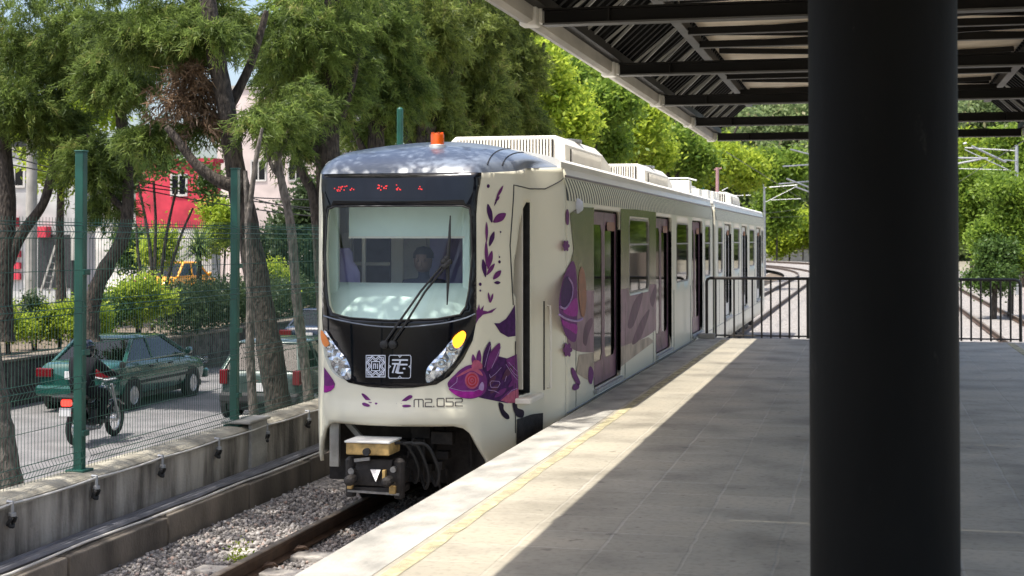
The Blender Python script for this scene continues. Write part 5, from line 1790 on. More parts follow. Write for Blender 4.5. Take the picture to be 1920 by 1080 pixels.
def car(name, label, loc, rz, P, paint, lights='tail_red'):
    t = thing(name, label, 'car', loc, rz, 'cars on the road behind the fence')
    Lh = P['L'] / 2; W = P['W'] / 2
    rows = []
    for (u, k, zl, zt) in P['st']:
        y = -Lh + u * P['L']
        w_ = W * k; h = zt - zl
        half = [(w_ * .80, zl), (w_ * .96, zl + .06), (w_ * .995, zl + h * .30), (w_, zl + h * .52), (w_ * .985, zl + h * .74), (w_ * .945, zt - .05), (w_ * .86, zt - .005), (w_ * .45, zt + .012)]
        ring = [(x, y, z) for x, z in half] + [(-x, y, z) for x, z in reversed(half)]
        rows.append(ring)
    b = MB(); b.loft(rows)
    body = b.build('body', paint, t, smooth=True, world=False, angle=38, subsurf=1)
    # greenhouse: glass shell with painted roof and pillars
    g0, g1, r0, r1, zb, zr = P['g']
    wb, wr = W * .90, W * .70
    Y = lambda u: -Lh + u * P['L']
    bot = [(-wb, Y(g0)), (wb, Y(g0)), (wb, Y(g1)), (-wb, Y(g1))]
    tp_ = [(-wr, Y(r0)), (wr, Y(r0)), (wr, Y(r1)), (-wr, Y(r1))]
    for nm, (i, j) in (('rear_window', (0, 1)), ('side_window', (1, 2)), ('windscreen', (2, 3)), ('side_window', (3, 0))):
        a, c, d, e = Vector((*bot[i], zb)), Vector((*bot[j], zb)), Vector((*tp_[j], zr)), Vector((*tp_[i], zr))
        g = MB()
        g.add([a, c, d, e], [(0, 1, 2, 3)])
        g.build(nm, 'carglass', t, world=False)
    roof = MB()
    rr_ = []
    for kx, dz in ((1.04, -.015), (1.03, .015), (.9, .045), (.55, .062)):
        rr_.append([(x * kx, (y - (Y(r0) + Y(r1)) / 2) * (kx if kx > .95 else (kx + .06)) + (Y(r0) + Y(r1)) / 2, zr + dz) for x, y in tp_])
    roof.loft(rr_)
    roof.build('roof', paint, t, world=False, smooth=True, angle=40, bevel=.03)
    pil = MB()
    for i in range(4):
        pil.bar((bot[i][0], bot[i][1], zb - .02), (tp_[i][0], tp_[i][1], zr), .075, .075)
    for u in P['pil']:
        f = (u - g0) / (g1 - g0)
        for sx in (-1, 1):
            pil.bar((sx * wb * 1.002, Y(u), zb - .02), (sx * wr * 1.01, Y(r0 + (r1 - r0) * f), zr), .06, .035)
    for sx in (-1, 1):
        pil.bar((sx * wb, Y(g0), zb), (sx * wb, Y(g1), zb), .03, .04)
    pil.build('pillar', paint, t, world=False, bevel=.01)
    inn = MB()
    for sx in (-.36, .36):
        inn.box((sx, Y(g0 + (g1 - g0) * .60), zb - .02), (.46, .13, .60)); inn.box((sx, Y(g0 + (g1 - g0) * .60), zb + .34), (.24, .09, .16))
    inn.box((0, Y(g0 + (g1 - g0) * .24), zb - .05), (W * 1.6, .14, .42))
    inn.build('seats', 'dark', t, world=False, bevel=.03)
    for u in P['wh']:
        for sx in (-1, 1):
            a = MB(); a.lathe([(P['r'] + .055, -.10), (P['r'] + .055, .004)], (sx * (W - .005), Y(u), P['r'] + .02), 28, 'X'); a.build('wheel_arch', 'rubber', t, world=False)
            wmb = MB(); r_ = P['r']
            pr = [(r_ * .6, -.10), (r_ * .95, -.10), (r_, -.07), (r_, .05), (r_ * .93, .085), (r_ * .68, .09), (r_ * .64, .06)]
            wmb.lathe([(q, sx * h) for q, h in pr], (sx * (W - .07), Y(u), r_), 28, 'X')
            ty = wmb.build('wheel', 'tyre', t, world=False, smooth=True)
            rim = MB()
            rim.lathe([(q, sx * h) for q, h in ((r_ * .66, .07), (r_ * .60, .085), (r_ * .52, .06), (r_ * .2, .075), (.01, .085))], (sx * (W - .07), Y(u), r_), 20, 'X')
            for k in range(7):
                an = 2 * PI * k / 7
                c = Vector((sx * (W - .07 + .075), Y(u) + math.cos(an) * r_ * .42, r_ + math.sin(an) * r_ * .42))
                rim.box(c, (.02, .05, .05), Matrix.Rotation(an, 3, 'X'))
            rim.build('rim', 'alloy', ty, world=False, smooth=True)
    zt = P['tz']
    for sx in (-1, 1):
        b = MB(); b.box((sx * (W * .95 - P['tw'] / 2), -Lh + .035, zt), (P['tw'], .12, P['th'])); b.build('tail_lamp', lights, t, world=False, bevel=.02)
        b = MB(); b.box((sx * W * .72, Lh - .05, P['tz'] - .05), (.32, .12, .13)); b.build('headlight', 'clear', t, world=False, bevel=.02)
        b = MB(); b.lathe([(.02, -.10), (.07, -.06), (.075, .03), (.03, .05)], (sx * (W + .06), Y(g1) - .18, zb + .07), 10, 'Y'); b.build('mirror', paint, t, world=False, smooth=True)
        for u in P['han']:
            b = MB(); b.box((sx * (W - .012), Y(u), zb - .13), (.03, .15, .03)); b.build('door_handle', 'rubber', t, world=False, bevel=.008)
        b = MB()
        for u in P['seam']:
            b.bar((sx * (W - .006), Y(u), .28), (sx * (W * .955), Y(u), zb - .02), .012, .012)
        b.bar((sx * (W + .002), Y(.14), .52), (sx * (W + .002), Y(.84), .52), .022, .05)
        b.build('door_seam', 'rubber', t, world=False)
    b = MB(); b.box((0, -Lh - .01, .42), (W * 1.86, .16, .20)); b.build('rear_bumper', P.get('bump', paint), t, world=False, bevel=.05)
    b = MB(); b.box((0, Lh + .0, .42), (W * 1.84, .16, .20)); b.build('front_bumper', P.get('bump', paint), t, world=False, bevel=.05)
    b = MB(); b.box((0, -Lh - .02 + P.get('pd', 0), P['pz']), (.34, .03, .15)); b.build('number_plate', 'plate', t, world=False, bevel=.005)
    b = MB(); b.box((0, 0, .24), (W * 1.7, P['L'] * .9, .12)); b.build('chassis', 'rubber', t, world=False)
    return t


SED = dict(L=4.30, W=1.68, st=[(0, .86, .34, .80), (.02, .93, .28, .93), (.06, .97, .25, .965), (.2, 1, .23, .975), (.45, 1, .22, .95), (.7, 1, .23, .93), (.85, .97, .25, .86), (.95, .92, .28, .77), (.985, .86, .32, .68), (1, .8, .36, .60)],
           g=(.13, .76, .27, .56, .93, 1.345), pil=(.40,), wh=(.185, .795), r=.285, tz=.76, tw=.34, th=.17, han=(.36, .56), seam=(.24, .43, .66), pz=.72, pd=-.02)
HAT = dict(L=3.8, W=1.64, st=[(0, .88, .34, .86), (.02, .94, .28, .92), (.06, .98, .25, .94), (.2, 1, .23, .95), (.45, 1, .22, .94), (.7, 1, .23, .93), (.86, .96, .26, .84), (.96, .9, .3, .74), (1, .8, .36, .60)],
           g=(.015, .74, .12, .52, .92, 1.40), pil=(.30,), wh=(.18, .80), r=.28, tz=.80, tw=.15, th=.27, han=(.50,), seam=(.34, .66), pz=.62, bump='rubber')
gq = on_z(240, 768, RZ); gf = on_z(356, 745, RZ)
gx = (gq.x + gf.x) / 2 - .80
car('sedan', 'dark green sedan driving away beside the dark stone wall', (gx, gq.y + (.5 - .185) * 4.30, RZ), 0, SED, 'green_car')
hq = at(480, 790, 27.2)
car('hatchback', 'grey green hatchback with red tail lamps behind the leaning tree trunk', (hq.x, hq.y + 1.95, RZ), R(1.5), HAT, 'grey_car')
bq = at(577, 650, 40.5)
car('sedan', 'dark navy car with a sky-blue rear window, half hidden by the tram front', (bq.x, bq.y + 2.1, RZ), 0, dict(SED, th=.2), 'blue_car')

# ------------------------------------------------------------------ motorcycle and its rider
mr = on_z(143, 836, RZ); mf = on_z(232, 812, RZ)
dv = Vector((mf.x - mr.x, mf.y - mr.y, 0)); mrz = math.atan2(-dv.x, dv.y) 
wbm = 1.28
mo = thing('motorcycle', 'black motorcycle with a lit red tail lamp behind the left fence post', 'motorcycle', (mr.x, mr.y, RZ), mrz)
WR = .30
for y, nm in ((0, 'wheel'), (wbm, 'wheel')):
    b = MB(); b.tube([(0, y + (WR - .045) * math.cos(a), WR + (WR - .045) * math.sin(a)) for a in np.linspace(0, 2 * PI, 28, endpoint=False)], .05, 8, closed=True)
    wq = b.build(nm, 'tyre', mo, world=False, smooth=True)
    b = MB(); b.tube([(0, y + (WR - .10) * math.cos(a), WR + (WR - .10) * math.sin(a)) for a in np.linspace(0, 2 * PI, 28, endpoint=False)], .018, 6, closed=True)
    b.lathe([(.03, -.07), (.05, -.05), (.05, .05), (.03, .07)], (0, y, WR), 12, 'X')
    for k in range(14):
        a = 2 * PI * k / 14
        b.tube([(0.03 * (-1) ** k, y, WR), (0, y + (WR - .11) * math.cos(a), WR + (WR - .11) * math.sin(a))], .005, 4)
    b.build('rim', 'alloy', wq, world=False, smooth=True)
b = MB()
b.tube([(0, .12, .62), (0, .55, .60), (0, .98, .80), (0, 1.02, .86)], .035, 8); b.tube([(0, .98, .80), (0, .85, .35), (0, .45, .30), (0, .40, .58)], .03, 8)
for sx in (-.09, .09):
    b.tube([(sx, 0, WR), (sx, .42, .36)], .022, 6); b.tube([(sx, .05, .34), (sx, .10, .66)], .025, 6)
b.build('frame', 'black_paint', mo, world=False, smooth=True)
b = MB()
for sx in (-.08, .08):
    b.tube([(sx, wbm, WR), (sx, 1.02, .90)], .024, 8)
b.tube([(-.33, .88, 1.02), (-.2, .98, 1.0), (0, 1.02, .96), (.2, .98, 1.0), (.33, .88, 1.02)], .016, 8)
b.build('fork', 'galv', mo, world=False, smooth=True)
b = MB(); b.loft([[(.14 * k * math.cos(a), y, .80 + .11 * k * math.sin(a)) for a in np.linspace(0, 2 * PI, 14, endpoint=False)] for y, k in ((.55, .5), (.62, .9), (.78, 1.0), (.92, .8), (.98, .4))])
b.build('tank', 'black_gloss', mo, world=False, smooth=True)
b = MB(); b.loft([[(.13 * k * math.cos(a), y, .76 + dz + .055 * math.sin(a)) for a in np.linspace(0, 2 * PI, 12, endpoint=False)] for y, k, dz in ((-.18, .6, .05), (-.1, .9, .04), (.2, 1, 0), (.5, .8, -.01), (.6, .5, 0))])
b.build('saddle', 'rubber', mo, world=False, smooth=True)
b = MB(); b.box((0, .58, .42), (.26, .34, .28)); b.lathe([(.10, -.13), (.11, 0), (.10, .13)], (0, .70, .52), 12, 'Z'); b.build('engine', 'dark', mo, world=False, bevel=.03)
b = MB(); b.tube([(.12, .75, .38), (.14, .5, .24), (.16, .1, .28), (.16, -.25, .34)], [.025, .03, .05, .045], 8); b.build('exhaust', 'steel', mo, world=False, smooth=True)
for y, a0, a1 in ((0, 40, 175), (wbm, 20, 140)):
    rows = []
    for a in np.linspace(R(a0), R(a1), 10):
        rows.append([(sx, y - math.cos(a) * (WR + .04 - abs(sx) * .25), WR + math.sin(a) * (WR + .04 - abs(sx) * .25)) for sx in (-.07, -.03, .03, .07)])
    b = MB(); b.grid(rows); b.build('mudguard', 'black_gloss', mo, world=False, smooth=True, solid=.008)
b = MB(); b.box((0, -.32, .72), (.16, .08, .10)); b.build('tail_lamp', 'tail_lit', mo, world=False, bevel=.02)
b = MB(); b.box((0, -.36, .58), (.20, .015, .13)); b.build('number_plate', 'plate', mo, world=False)
b = MB(); b.bb(-.2, .2, -.42, -.1, .80, .83); b.build('rear_rack', 'black_paint', mo, world=False, bevel=.01)
b = MB(); b.lathe([(.09, -.06), (.1, .03), (.08, .06)], (0, 1.12, .90), 14, 'Y'); b.build('headlight', 'clear', mo, world=False, smooth=True)
b = MB()
for sx in (-1, 1):
    b.tube([(sx * .25, .92, 1.02), (sx * .30, .96, 1.2)], .008, 6); b.lathe([(.02, -.015), (.06, -.01), (.055, .02)], (sx * .31, .96, 1.22), 10, 'Y')
b.build('mirror', 'black_paint', mo, world=False, smooth=True)
rd = thing('person', 'motorcycle rider in black jacket and dark helmet, holding the handlebar', 'person', (mr.x, mr.y, RZ + .80), mrz)
N = [(0, .18, .06), (0, .17, .22), (0, .22, .42), (0, .27, .56), (0, .29, .64), (0, .31, .74),
     (-.19, .26, .53), (-.29, .48, .34), (-.31, .82, .25), (.19, .26, .53), (.29, .48, .34), (.31, .82, .25),
     (-.13, .26, .03), (-.20, .62, .0), (-.17, .50, -.38), (-.17, .60, -.44), (.13, .26, .03), (.20, .62, .0), (.17, .50, -.38), (.17, .60, -.44)]
E_ = [(0, 1), (1, 2), (2, 3), (3, 4), (4, 5), (2, 6), (6, 7), (7, 8), (2, 9), (9, 10), (10, 11), (0, 12), (12, 13), (13, 14), (14, 15), (0, 16), (16, 17), (17, 18), (18, 19)]
me_r = skin_figure('body', [Vector(p) for p in N], E_, [.17, .17, .20, .10, .07, .09, .10, .07, .04, .10, .07, .04, .11, .085, .06, .05, .11, .085, .06, .05], 'black_cloth', None)
me_r.parent = rd
b = MB(); b.loft([[(r_ * math.cos(a), .315 + yo + r_ * 1.12 * math.sin(a), .74 + h) for a in np.linspace(0, 2 * PI, 20, endpoint=False)] for h, r_, yo in ((-.14, .09, 0), (-.11, .118, .01), (-.04, .132, .0), (.04, .132, 0), (.10, .105, 0), (.135, .06, 0), (.146, .02, 0))])
b.build('helmet', 'helmet', rd, world=False, smooth=True)
for sx in (-1, 1):
    b = MB()
    hb = Vector((sx * .31, .84, .245))
    b.box(hb, (.085, .07, .045))
    for k in range(4):
        b.tube([hb + Vector((-.032 + .021 * k, .02, .012)), hb + Vector((-.032 + .021 * k, .055, .006)), hb + Vector((-.032 + .021 * k, .052, -.03)), hb + Vector((-.032 + .021 * k, .02, -.038))], .0105, 6)
    b.tube([hb + Vector((-sx * .045, .0, 0)), hb + Vector((-sx * .06, .03, -.012)), hb + Vector((-sx * .05, .055, -.02))], .0115, 6)
    b.build('glove', 'rubber', rd, world=False, smooth=True)
    MB().box((sx * .17, .58, -.455), (.09, .26, .07)).build('boot', 'rubber', rd, world=False, bevel=.02)

# ------------------------------------------------------------------ foliage
def crown(name, blobs, m, mode, parent, seed, leaf=.1, loc=None):
    """blobs: (centre, (rx, ry, rz), number of sprays)"""
    g = np.random.default_rng(seed)
    Vs, Ts = [], []
    for c, rad, n in blobs:
        c = np.array(c); rad = np.array(rad)
        if mode == 'spray':
            n = max(8, int(n * .84))
            leaf_ = leaf * .86
        u = g.normal(size=(n, 3)); u /= np.linalg.norm(u, axis=1)[:, None]
        rr_ = g.random(n) ** .42
        # lumpy outline: some directions reach less far
        lump = .72 + .28 * np.sin(u[:, 0] * 5 + seed) * np.sin(u[:, 2] * 4 + u[:, 1] * 3 + 1.3 * seed)
        P = c + u * (rr_ * lump)[:, None] * rad
        if mode == 'spray':
            K = 40
            d = u * np.array([1, 1, .35]) + g.normal(size=(n, 3)) * .35 + np.array([0, 0, -.28]); d /= np.linalg.norm(d, axis=1)[:, None]
            L = g.uniform(.35, .8, n) * leaf_ * 5
            t = g.random((n, K)) ** .8
            base = P[:, None] + d[:, None] * (t * L[:, None])[..., None] + np.array([0, 0, -1.0]) * (t ** 2 * L[:, None] * .35)[..., None] + g.normal(size=(n, K, 3)) * leaf_ * .28
            bd = d[:, None] * .7 + g.normal(size=(n, K, 3)) * .55 + np.array([0, 0, -.3])
            bd /= np.linalg.norm(bd, axis=2)[..., None]
            ll = g.uniform(.7, 1.5, (n, K, 1)) * leaf_ * 1.05
            pr = np.cross(bd, g.normal(size=(n, K, 3))); pr /= np.linalg.norm(pr, axis=2)[..., None]
            w_ = g.uniform(.055, .10, (n, K, 1)) * leaf_ * 1.3
            tri = np.stack([base - pr * w_, base + pr * w_, base + bd * ll + pr * w_ * .2], 2)
            Vs.append(tri.reshape(-1, 3, 3))
            tn = np.clip(g.random((n, 1)) * .75 + g.random((n, K)) * .30 - .05, 0, 1)
            Ts.append(tn.reshape(-1))
        else:
            K = 14
            base = P[:, None] + g.normal(size=(n, K, 3)) * leaf * 1.5
            nrm = g.normal(size=(n, K, 3)) + np.array([0, 0, .7]); nrm /= np.linalg.norm(nrm, axis=2)[..., None]
            a = np.cross(nrm, g.normal(size=(n, K, 3))); a /= np.linalg.norm(a, axis=2)[..., None]
            q = np.cross(nrm, a)
            s_ = g.uniform(.5, 1.0, (n, K, 1)) * leaf
            quad = np.stack([base - a * s_ * .75, base + q * s_ * .36, base + a * s_ * .75, base - q * s_ * .36], 2)
            Vs.append(quad.reshape(-1, 4, 3))
            tn = np.clip(g.random((n, 1)) * .6 + g.random((n, K)) * .45 - .02, 0, 1)
            Ts.append(tn.reshape(-1))
    V = np.concatenate(Vs); T = np.concatenate(Ts)
    k = V.shape[1]
    Fc = np.arange(len(V) * k).reshape(-1, k)
    off = parent.location if parent is not None else (0, 0, 0)
    return np_mesh(name, V.reshape(-1, 3), Fc, T, M[m], parent, loc=off)


def pb(px, py, d, rx, ry, n, depth=None):
    c = at(px, py, d)
    k = d / F
    return (c, (rx * k, (depth if depth else rx * k), ry * k), n)


def tree(name, label, base, trunks, blobs, cm, mode, seed, leaf, group, bark='bark', cat='tree'):
    t = thing(name, label, cat, base, 0, group)
    b = MB()
    for pts, r0, r1 in trunks:
        pp = [Vector(p) for p in catmull([Vector(p) for p in pts], 5, False)] if len(pts) > 2 else [Vector(p) for p in pts]
        n = len(pp)
        rj = random.Random(seed)
        rs = [(r0 + (r1 - r0) * (i / (n - 1))) * rj.uniform(.9, 1.1) for i in range(n)]
        if r0 > .09:
            rs[0] *= 1.25
        b.tube(pp, rs, 10)
    b.build('trunk', bark, t, smooth=True, angle=80)
    if blobs:
        crown('crown', blobs, cm, mode, t, seed, leaf)
    return t


GS = 'trees on the verge behind the mesh fence'
VZ = -1.40
PTS = lambda d, *a: [at(x, y, d) for x, y in a]
# 1 the big leaning trunk with a limb and a mass of dead brush
bs = at(538, 868, 21.0)
tA = tree('conifer', 'big leaning conifer with a dead brown brush mass, behind the second fence post', (bs.x, bs.y, VZ),
     [(PTS(20.2, (540, 870), (522, 760), (500, 620), (468, 450), (442, 320), (424, 200), (402, 90), (385, -40), (370, -200)), .195, .095),
      (PTS(20.0, (452, 352), (405, 336), (365, 305), (335, 265), (312, 238)), .10, .04),
      (PTS(20.9, (432, 200), (390, 160), (360, 120)), .09, .05), (PTS(21, (425, 210), (470, 120), (500, 20)), .08, .04)],
     [pb(300, 60, 21, 150, 55, 700), pb(390, 30, 21, 85, 55, 320), pb(250, -50, 21, 190, 60, 170), pb(380, -130, 22, 160, 60, 110), pb(345, 65, 20.5, 80, 26, 260), pb(275, 250, 20.8, 45, 30, 130), pb(375, 236, 20.6, 40, 10, 60), pb(385, 55, 20, 60, 18, 120)], 'conifer', 'spray', 11, .115, GS, 'bark')
crown('dead_brush', [pb(356, 120, 20.3, 14, 20, 18), pb(350, 150, 20.3, 22, 26, 24), pb(336, 185, 20.4, 36, 26, 36), pb(380, 205, 20.3, 18, 40, 30)], 'dead_leaf', 'spray', tA, 12, .13)
b = MB()
rz = random.Random(6)
for i in range(16):
    a = at(352 + rz.uniform(-12, 12), 112 + rz.uniform(-8, 12), 20.5); c = at(360 + rz.uniform(-55, 60), 190 + rz.uniform(-30, 45), 20.4)
    b.tube([a, a.lerp(c, .5) + Vector((0, 0, rz.uniform(-.05, .08))), c], [.03, .022, .006], 5)
b.build('dead_branch', 'deadwood', tA, smooth=True)
# 2, 3 slender stems
bs = at(482, 862, 19.0)
tree('young_tree', 'slender pale trunk just left of the big leaning conifer', (bs.x, bs.y, VZ), [(PTS(19, (482, 864), (470, 690), (468, 560), (464, 420), (460, 320)), .068, .025), (PTS(19, (464, 420), (480, 300), (492, 240)), .04, .02)], [pb(478, 225, 19.5, 22, 30, 40)], 'conifer', 'spray', 21, .11, GS, 'bark_grey')
bs = at(590, 842, 20.0)
tree('young_tree', 'thin bent sapling between the leaning conifer and the tram front', (bs.x, bs.y, VZ), [(PTS(20, (590, 842), (572, 690), (556, 560), (546, 430), (528, 340), (518, 285)), .075, .05), (PTS(20, (528, 340), (505, 300), (500, 255)), .035, .02), (PTS(20, (522, 300), (540, 250), (545, 200)), .035, .02)],
     [pb(525, 225, 20, 48, 42, 110), pb(575, 190, 20.5, 40, 45, 90)], 'conifer', 'spray', 22, .10, GS, 'bark_grey')
# 4 trunk at the lower left corner, its crown above the picture
bs = at(5, 935, 14.6)
tree('conifer', 'thick grey trunk at the lower left corner of the photo, behind the mesh', (bs.x, bs.y, VZ), [(PTS(14.6, (8, 950), (2, 860), (-14, 760), (-40, 560), (-60, 300), (-90, -200), (-100, -900)), .19, .10)],
     [((-6.6, 12.4, 7.2), (1.9, 2.6, 1.5), 260), ((-9, 13, 8.5), (2.4, 2.6, 2.2), 260), ((-7.5, 9.2, 7.4), (1.7, 1.7, 1.3), 130)], 'conifer', 'spray', 13, .24, GS, 'bark_grey')
# conifers behind the tram
CON = [(620, 24.5, 26, 'conifer', 'dark conifer trunk rising behind the left end of the tram roof', [(560, 70, 130, 95, 800), (610, 190, 55, 70, 170), (520, 140, 45, 60, 160), (540, 255, 50, 50, 130), (640, -30, 150, 70, 200), (650, 130, 60, 90, 240)]),
       (708, 27.5, 20, 'conifer', 'dense conifer behind the orange beacon, second along the tram', [(700, 60, 95, 90, 700), (730, 170, 80, 75, 520), (690, 245, 55, 45, 170), (710, -50, 110, 60, 140)]),
       (800, 30.5, 22, 'conifer2', 'bushy conifer just right of the tall green pole', [(800, 60, 85, 90, 700), (790, 170, 75, 70, 520), (820, 235, 60, 45, 300), (820, -50, 100, 60, 120)]),
       (885, 34.0, 22, 'conifer2', 'olive conifer behind the first air conditioner on the tram roof', [(880, 70, 80, 90, 700), (895, 180, 75, 70, 560), (880, 250, 65, 40, 300), (890, -50, 90, 50, 100)]),
       (965, 38.0, 20, 'conifer2', 'last olive conifer before the bright green trees by the canopy', [(960, 120, 62, 80, 560), (950, 215, 66, 60, 520), (990, 250, 45, 35, 200), (950, 20, 70, 60, 300)])]
for i, (px, d, r_, mm, lb, bl) in enumerate(CON):
    bs = at(px, 450, d)
    k = d / F
    trk = [([at(px + 4, 450 + 3.18 * F / d, d), at(px, 400, d), at(px - 3, 200, d), at(px + 5, -50, d), at(px + 3, -300, d)], r_ * k, r_ * k * .45),
           ([at(px, 330, d), at(px - 45, 240, d), at(px - 70, 120, d)], r_ * k * .4, r_ * k * .15), ([at(px, 260, d), at(px + 35, 180, d), at(px + 55, 80, d)], r_ * k * .4, r_ * k * .15)]
    tree('conifer', lb, (bs.x, bs.y, VZ), trk, [pb(x, y, d + (j % 3) * .5 - .5, rx, ry, n) for j, (x, y, rx, ry, n) in enumerate(bl)], mm, 'spray', 31 + i, .115 + .008 * i, GS)
bs = at(560, 450, 26)
tree('conifer', 'twin slim trunks leaning apart behind the tram front corner', (bs.x, bs.y, VZ), [(PTS(26, (610, 700), (592, 400), (570, 330), (545, 265), (530, 200)), .10, .06), (PTS(26, (606, 600), (600, 380), (598, 310), (590, 250)), .07, .05)], [pb(560, 210, 26, 80, 50, 220), pb(590, 270, 26.5, 40, 40, 80)], 'conifer2', 'spray', 41, .11, GS, 'bark')

# bright broad-leaved trees further along, past the conifers
GB = 'bright broad-leaved trees beyond the conifers'
BR = [(1010, 46, 'lime', 'tallest yellow-green tree touching the canopy gutter', [(1005, 130, 62, 55, 330), (1040, 190, 60, 50, 330), (975, 90, 40, 40, 170), (1080, 230, 40, 35, 170)]),
      (1090, 53, 'broad', 'deep green leafy tree above the second air conditioner', [(1095, 215, 70, 55, 480), (1060, 150, 50, 50, 240), (1130, 270, 65, 45, 420), (1150, 190, 60, 40, 300)]),
      (1180, 61, 'lime', 'bright green leafy tree between the deep green tree and the gutter', [(1185, 250, 62, 45, 420), (1140, 200, 50, 35, 230), (1225, 290, 45, 30, 240), (1200, 215, 45, 25, 200)]),
      (1265, 72, 'broad', 'leafy tree above the tram roof below the far gutter end', [(1255, 270, 50, 34, 380), (1300, 300, 45, 34, 340), (1235, 305, 40, 20, 200)]),
      (1340, 85, 'lime', 'small light green tree where the gutter ends above the tram', [(1350, 300, 50, 34, 420), (1310, 320, 36, 26, 220), (1400, 320, 42, 34, 340)])]
for i, (px, d, mm, lb, bl) in enumerate(BR):
    bs = at(px, 450, d); k = d / F
    zb_ = -1.6
    trk = [([Vector((bs.x, bs.y, zb_)), at(px, 400, d), at(px + 6, 250, d), at(px - 4, 140, d)], .24, .08), ([at(px, 360, d), at(px - 30, 280, d), at(px - 42, 190, d)], .12, .04), ([at(px, 330, d), at(px + 28, 270, d), at(px + 50, 220, d)], .12, .04)]
    tree('broadleaf_tree', lb, (bs.x, bs.y, zb_), trk, [pb(x, y, d + (j % 3) - 1, rx, ry, n) for j, (x, y, rx, ry, n) in enumerate(bl)], mm, 'leaf', 51 + i, .17 + .02 * i, GB)

# trees and shrubs across the road
GR = 'trees across the road'
GZ = -.66
AC = [('conifer', 'dark trunk at the left edge with a limb rising to the right', 6, 30, [([(4, 640), (6, 520), (14, 420), (10, 300), (0, 180)], .22, .12), ([(8, 510), (40, 440), (82, 380), (100, 310), (112, 270)], .13, .06)],
       [(40, 190, 95, 70, 420), (110, 230, 70, 55, 260), (20, 90, 120, 75, 520), (60, -20, 170, 60, 200), (130, 110, 90, 65, 420)], 'conifer', 'spray', .14),
      ('conifer', 'dark curved trunk right of the left fence post with hanging foliage', 200, 29, [([(170, 640), (175, 560), (200, 500), (232, 440), (240, 350), (225, 200), (210, 60)], .17, .09), ([(238, 400), (180, 330), (165, 250)], .07, .03)],
       [(215, 140, 90, 75, 520), (175, 300, 85, 60, 360), (205, 380, 48, 44, 140), (270, 60, 90, 60, 380), (160, 60, 90, 60, 340), (212, 300, 50, 50, 150)], 'conifer', 'spray', .13),
      ('broadleaf_tree', 'light green tree behind the left conifers', 115, 42, [([(118, 620), (112, 480), (115, 330), (120, 200)], .16, .07)], [(115, 300, 70, 60, 300), (70, 240, 60, 50, 220), (160, 200, 80, 60, 280)], 'lime', 'leaf', .16),
      ('small_tree', 'multi-stemmed slender tree in front of the red wall', 290, 38, [([(284, 620), (286, 520), (276, 430), (258, 340)], .06, .03), ([(288, 600), (290, 500), (292, 420), (288, 340)], .05, .03), ([(292, 600), (304, 500), (316, 420), (332, 350)], .05, .03), ([(296, 600), (318, 510), (340, 440), (362, 390)], .05, .025), ([(280, 600), (262, 500), (255, 420)], .045, .03)],
       [(300, 300, 80, 30, 90), (385, 340, 30, 40, 50), (250, 330, 30, 25, 40)], 'shrub', 'leaf', .12),
      ('broadleaf_tree', 'olive tree behind the leaning conifer, right of the second fence post', 560, 50, [([(558, 620), (556, 480), (560, 350)], .15, .08)], [(560, 430, 60, 70, 330), (590, 520, 45, 60, 220), (510, 470, 45, 55, 200), (590, 380, 40, 60, 200)], 'hedge', 'leaf', .16)]
for i, (nm, lb, px, d, trk, bl, mm, mode, lf) in enumerate(AC):
    bs = at(px, 450, d)
    tree(nm, lb, (bs.x, bs.y, GZ), [([at(x, y, d) for x, y in p], r0, r1) for p, r0, r1 in trk], [pb(x, y, d + (j % 3) * .6 - .6, rx, ry, n) for j, (x, y, rx, ry, n) in enumerate(bl)], mm, mode, 61 + i, lf, GR)


def shrub(label, px, py, d, rx, ry, n, mm, seed, leaf=.07, stem=True, group='shrubs on the stone-walled bed', name='shrub'):
    c = at(px, py, d); k = d / F
    t = thing(name, label, 'shrub', (c.x, c.y, GZ), 0, group)
    r_ = random.Random(seed)
    blobs = [(c, (rx * k * .78, rx * k * .78, ry * k * .78), int(n * .7))]
    for i in range(9):
        s0_ = r_.uniform(.22, .5)
        blobs.append((c + Vector((r_.uniform(-.95, .95) * rx * k, r_.uniform(-.7, .7) * rx * k, r_.uniform(-.5, .95) * ry * k)), (rx * k * s0_, rx * k * s0_, ry * k * s0_ * 1.1), n // 7))
    crown('leaves', blobs, mm, 'leaf', t, seed, leaf)
    b = MB()
    for i in range(4 if stem else 2):
        b.tube([(c.x + r_.uniform(-.06, .06), c.y, GZ - .1), (c.x + r_.uniform(-.2, .2) * rx * k * 2, c.y + r_.uniform(-.1, .1), c.z)], [.03, .012], 6)
    b.build('stem', 'bark', t, smooth=True)
    return t


shrub('round bright shrub at the left edge above the dark stone wall', 18, 612, 32, 36, 36, 260, 'lime', 71)
shrub('dark clipped shrub right of the bright left-edge shrub', 66, 600, 33, 34, 36, 240, 'hedge', 72)
shrub('bright lime shrub directly left of the left fence post', 112, 602, 33, 40, 38, 320, 'lime', 73)
shrub('low lime shrub half hidden by the left fence post', 172, 612, 33, 26, 30, 160, 'lime', 74)
shrub('big lime shrub in the middle between the two fence posts', 262, 572, 34.5, 56, 46, 520, 'lime', 75, .08)
shrub('grey-green low shrub beside the big lime shrub', 205, 585, 34, 30, 34, 170, 'shrub', 76)
ha = at(330, 565, 37); hb_ = at(640, 560, 55)
h = thing('hedge', 'long dark clipped hedge above the stone wall, between the fence posts', 'hedge', ((ha.x + hb_.x) / 2, (ha.y + hb_.y) / 2, GZ))
bl = []
for i in range(15):
    f = i / 14
    p = ha.lerp(hb_, f); bl.append(((p.x, p.y, GZ + .75), (.95, 1.0, .85), 240))
crown('leaves', bl, 'hedge', 'leaf', h, 77, .085)
b = MB()
for i in range(14):
    p = ha.lerp(hb_, i / 13); b.tube([(p.x, p.y, GZ - .05), (p.x + .05, p.y, GZ + .6)], [.03, .015], 5)
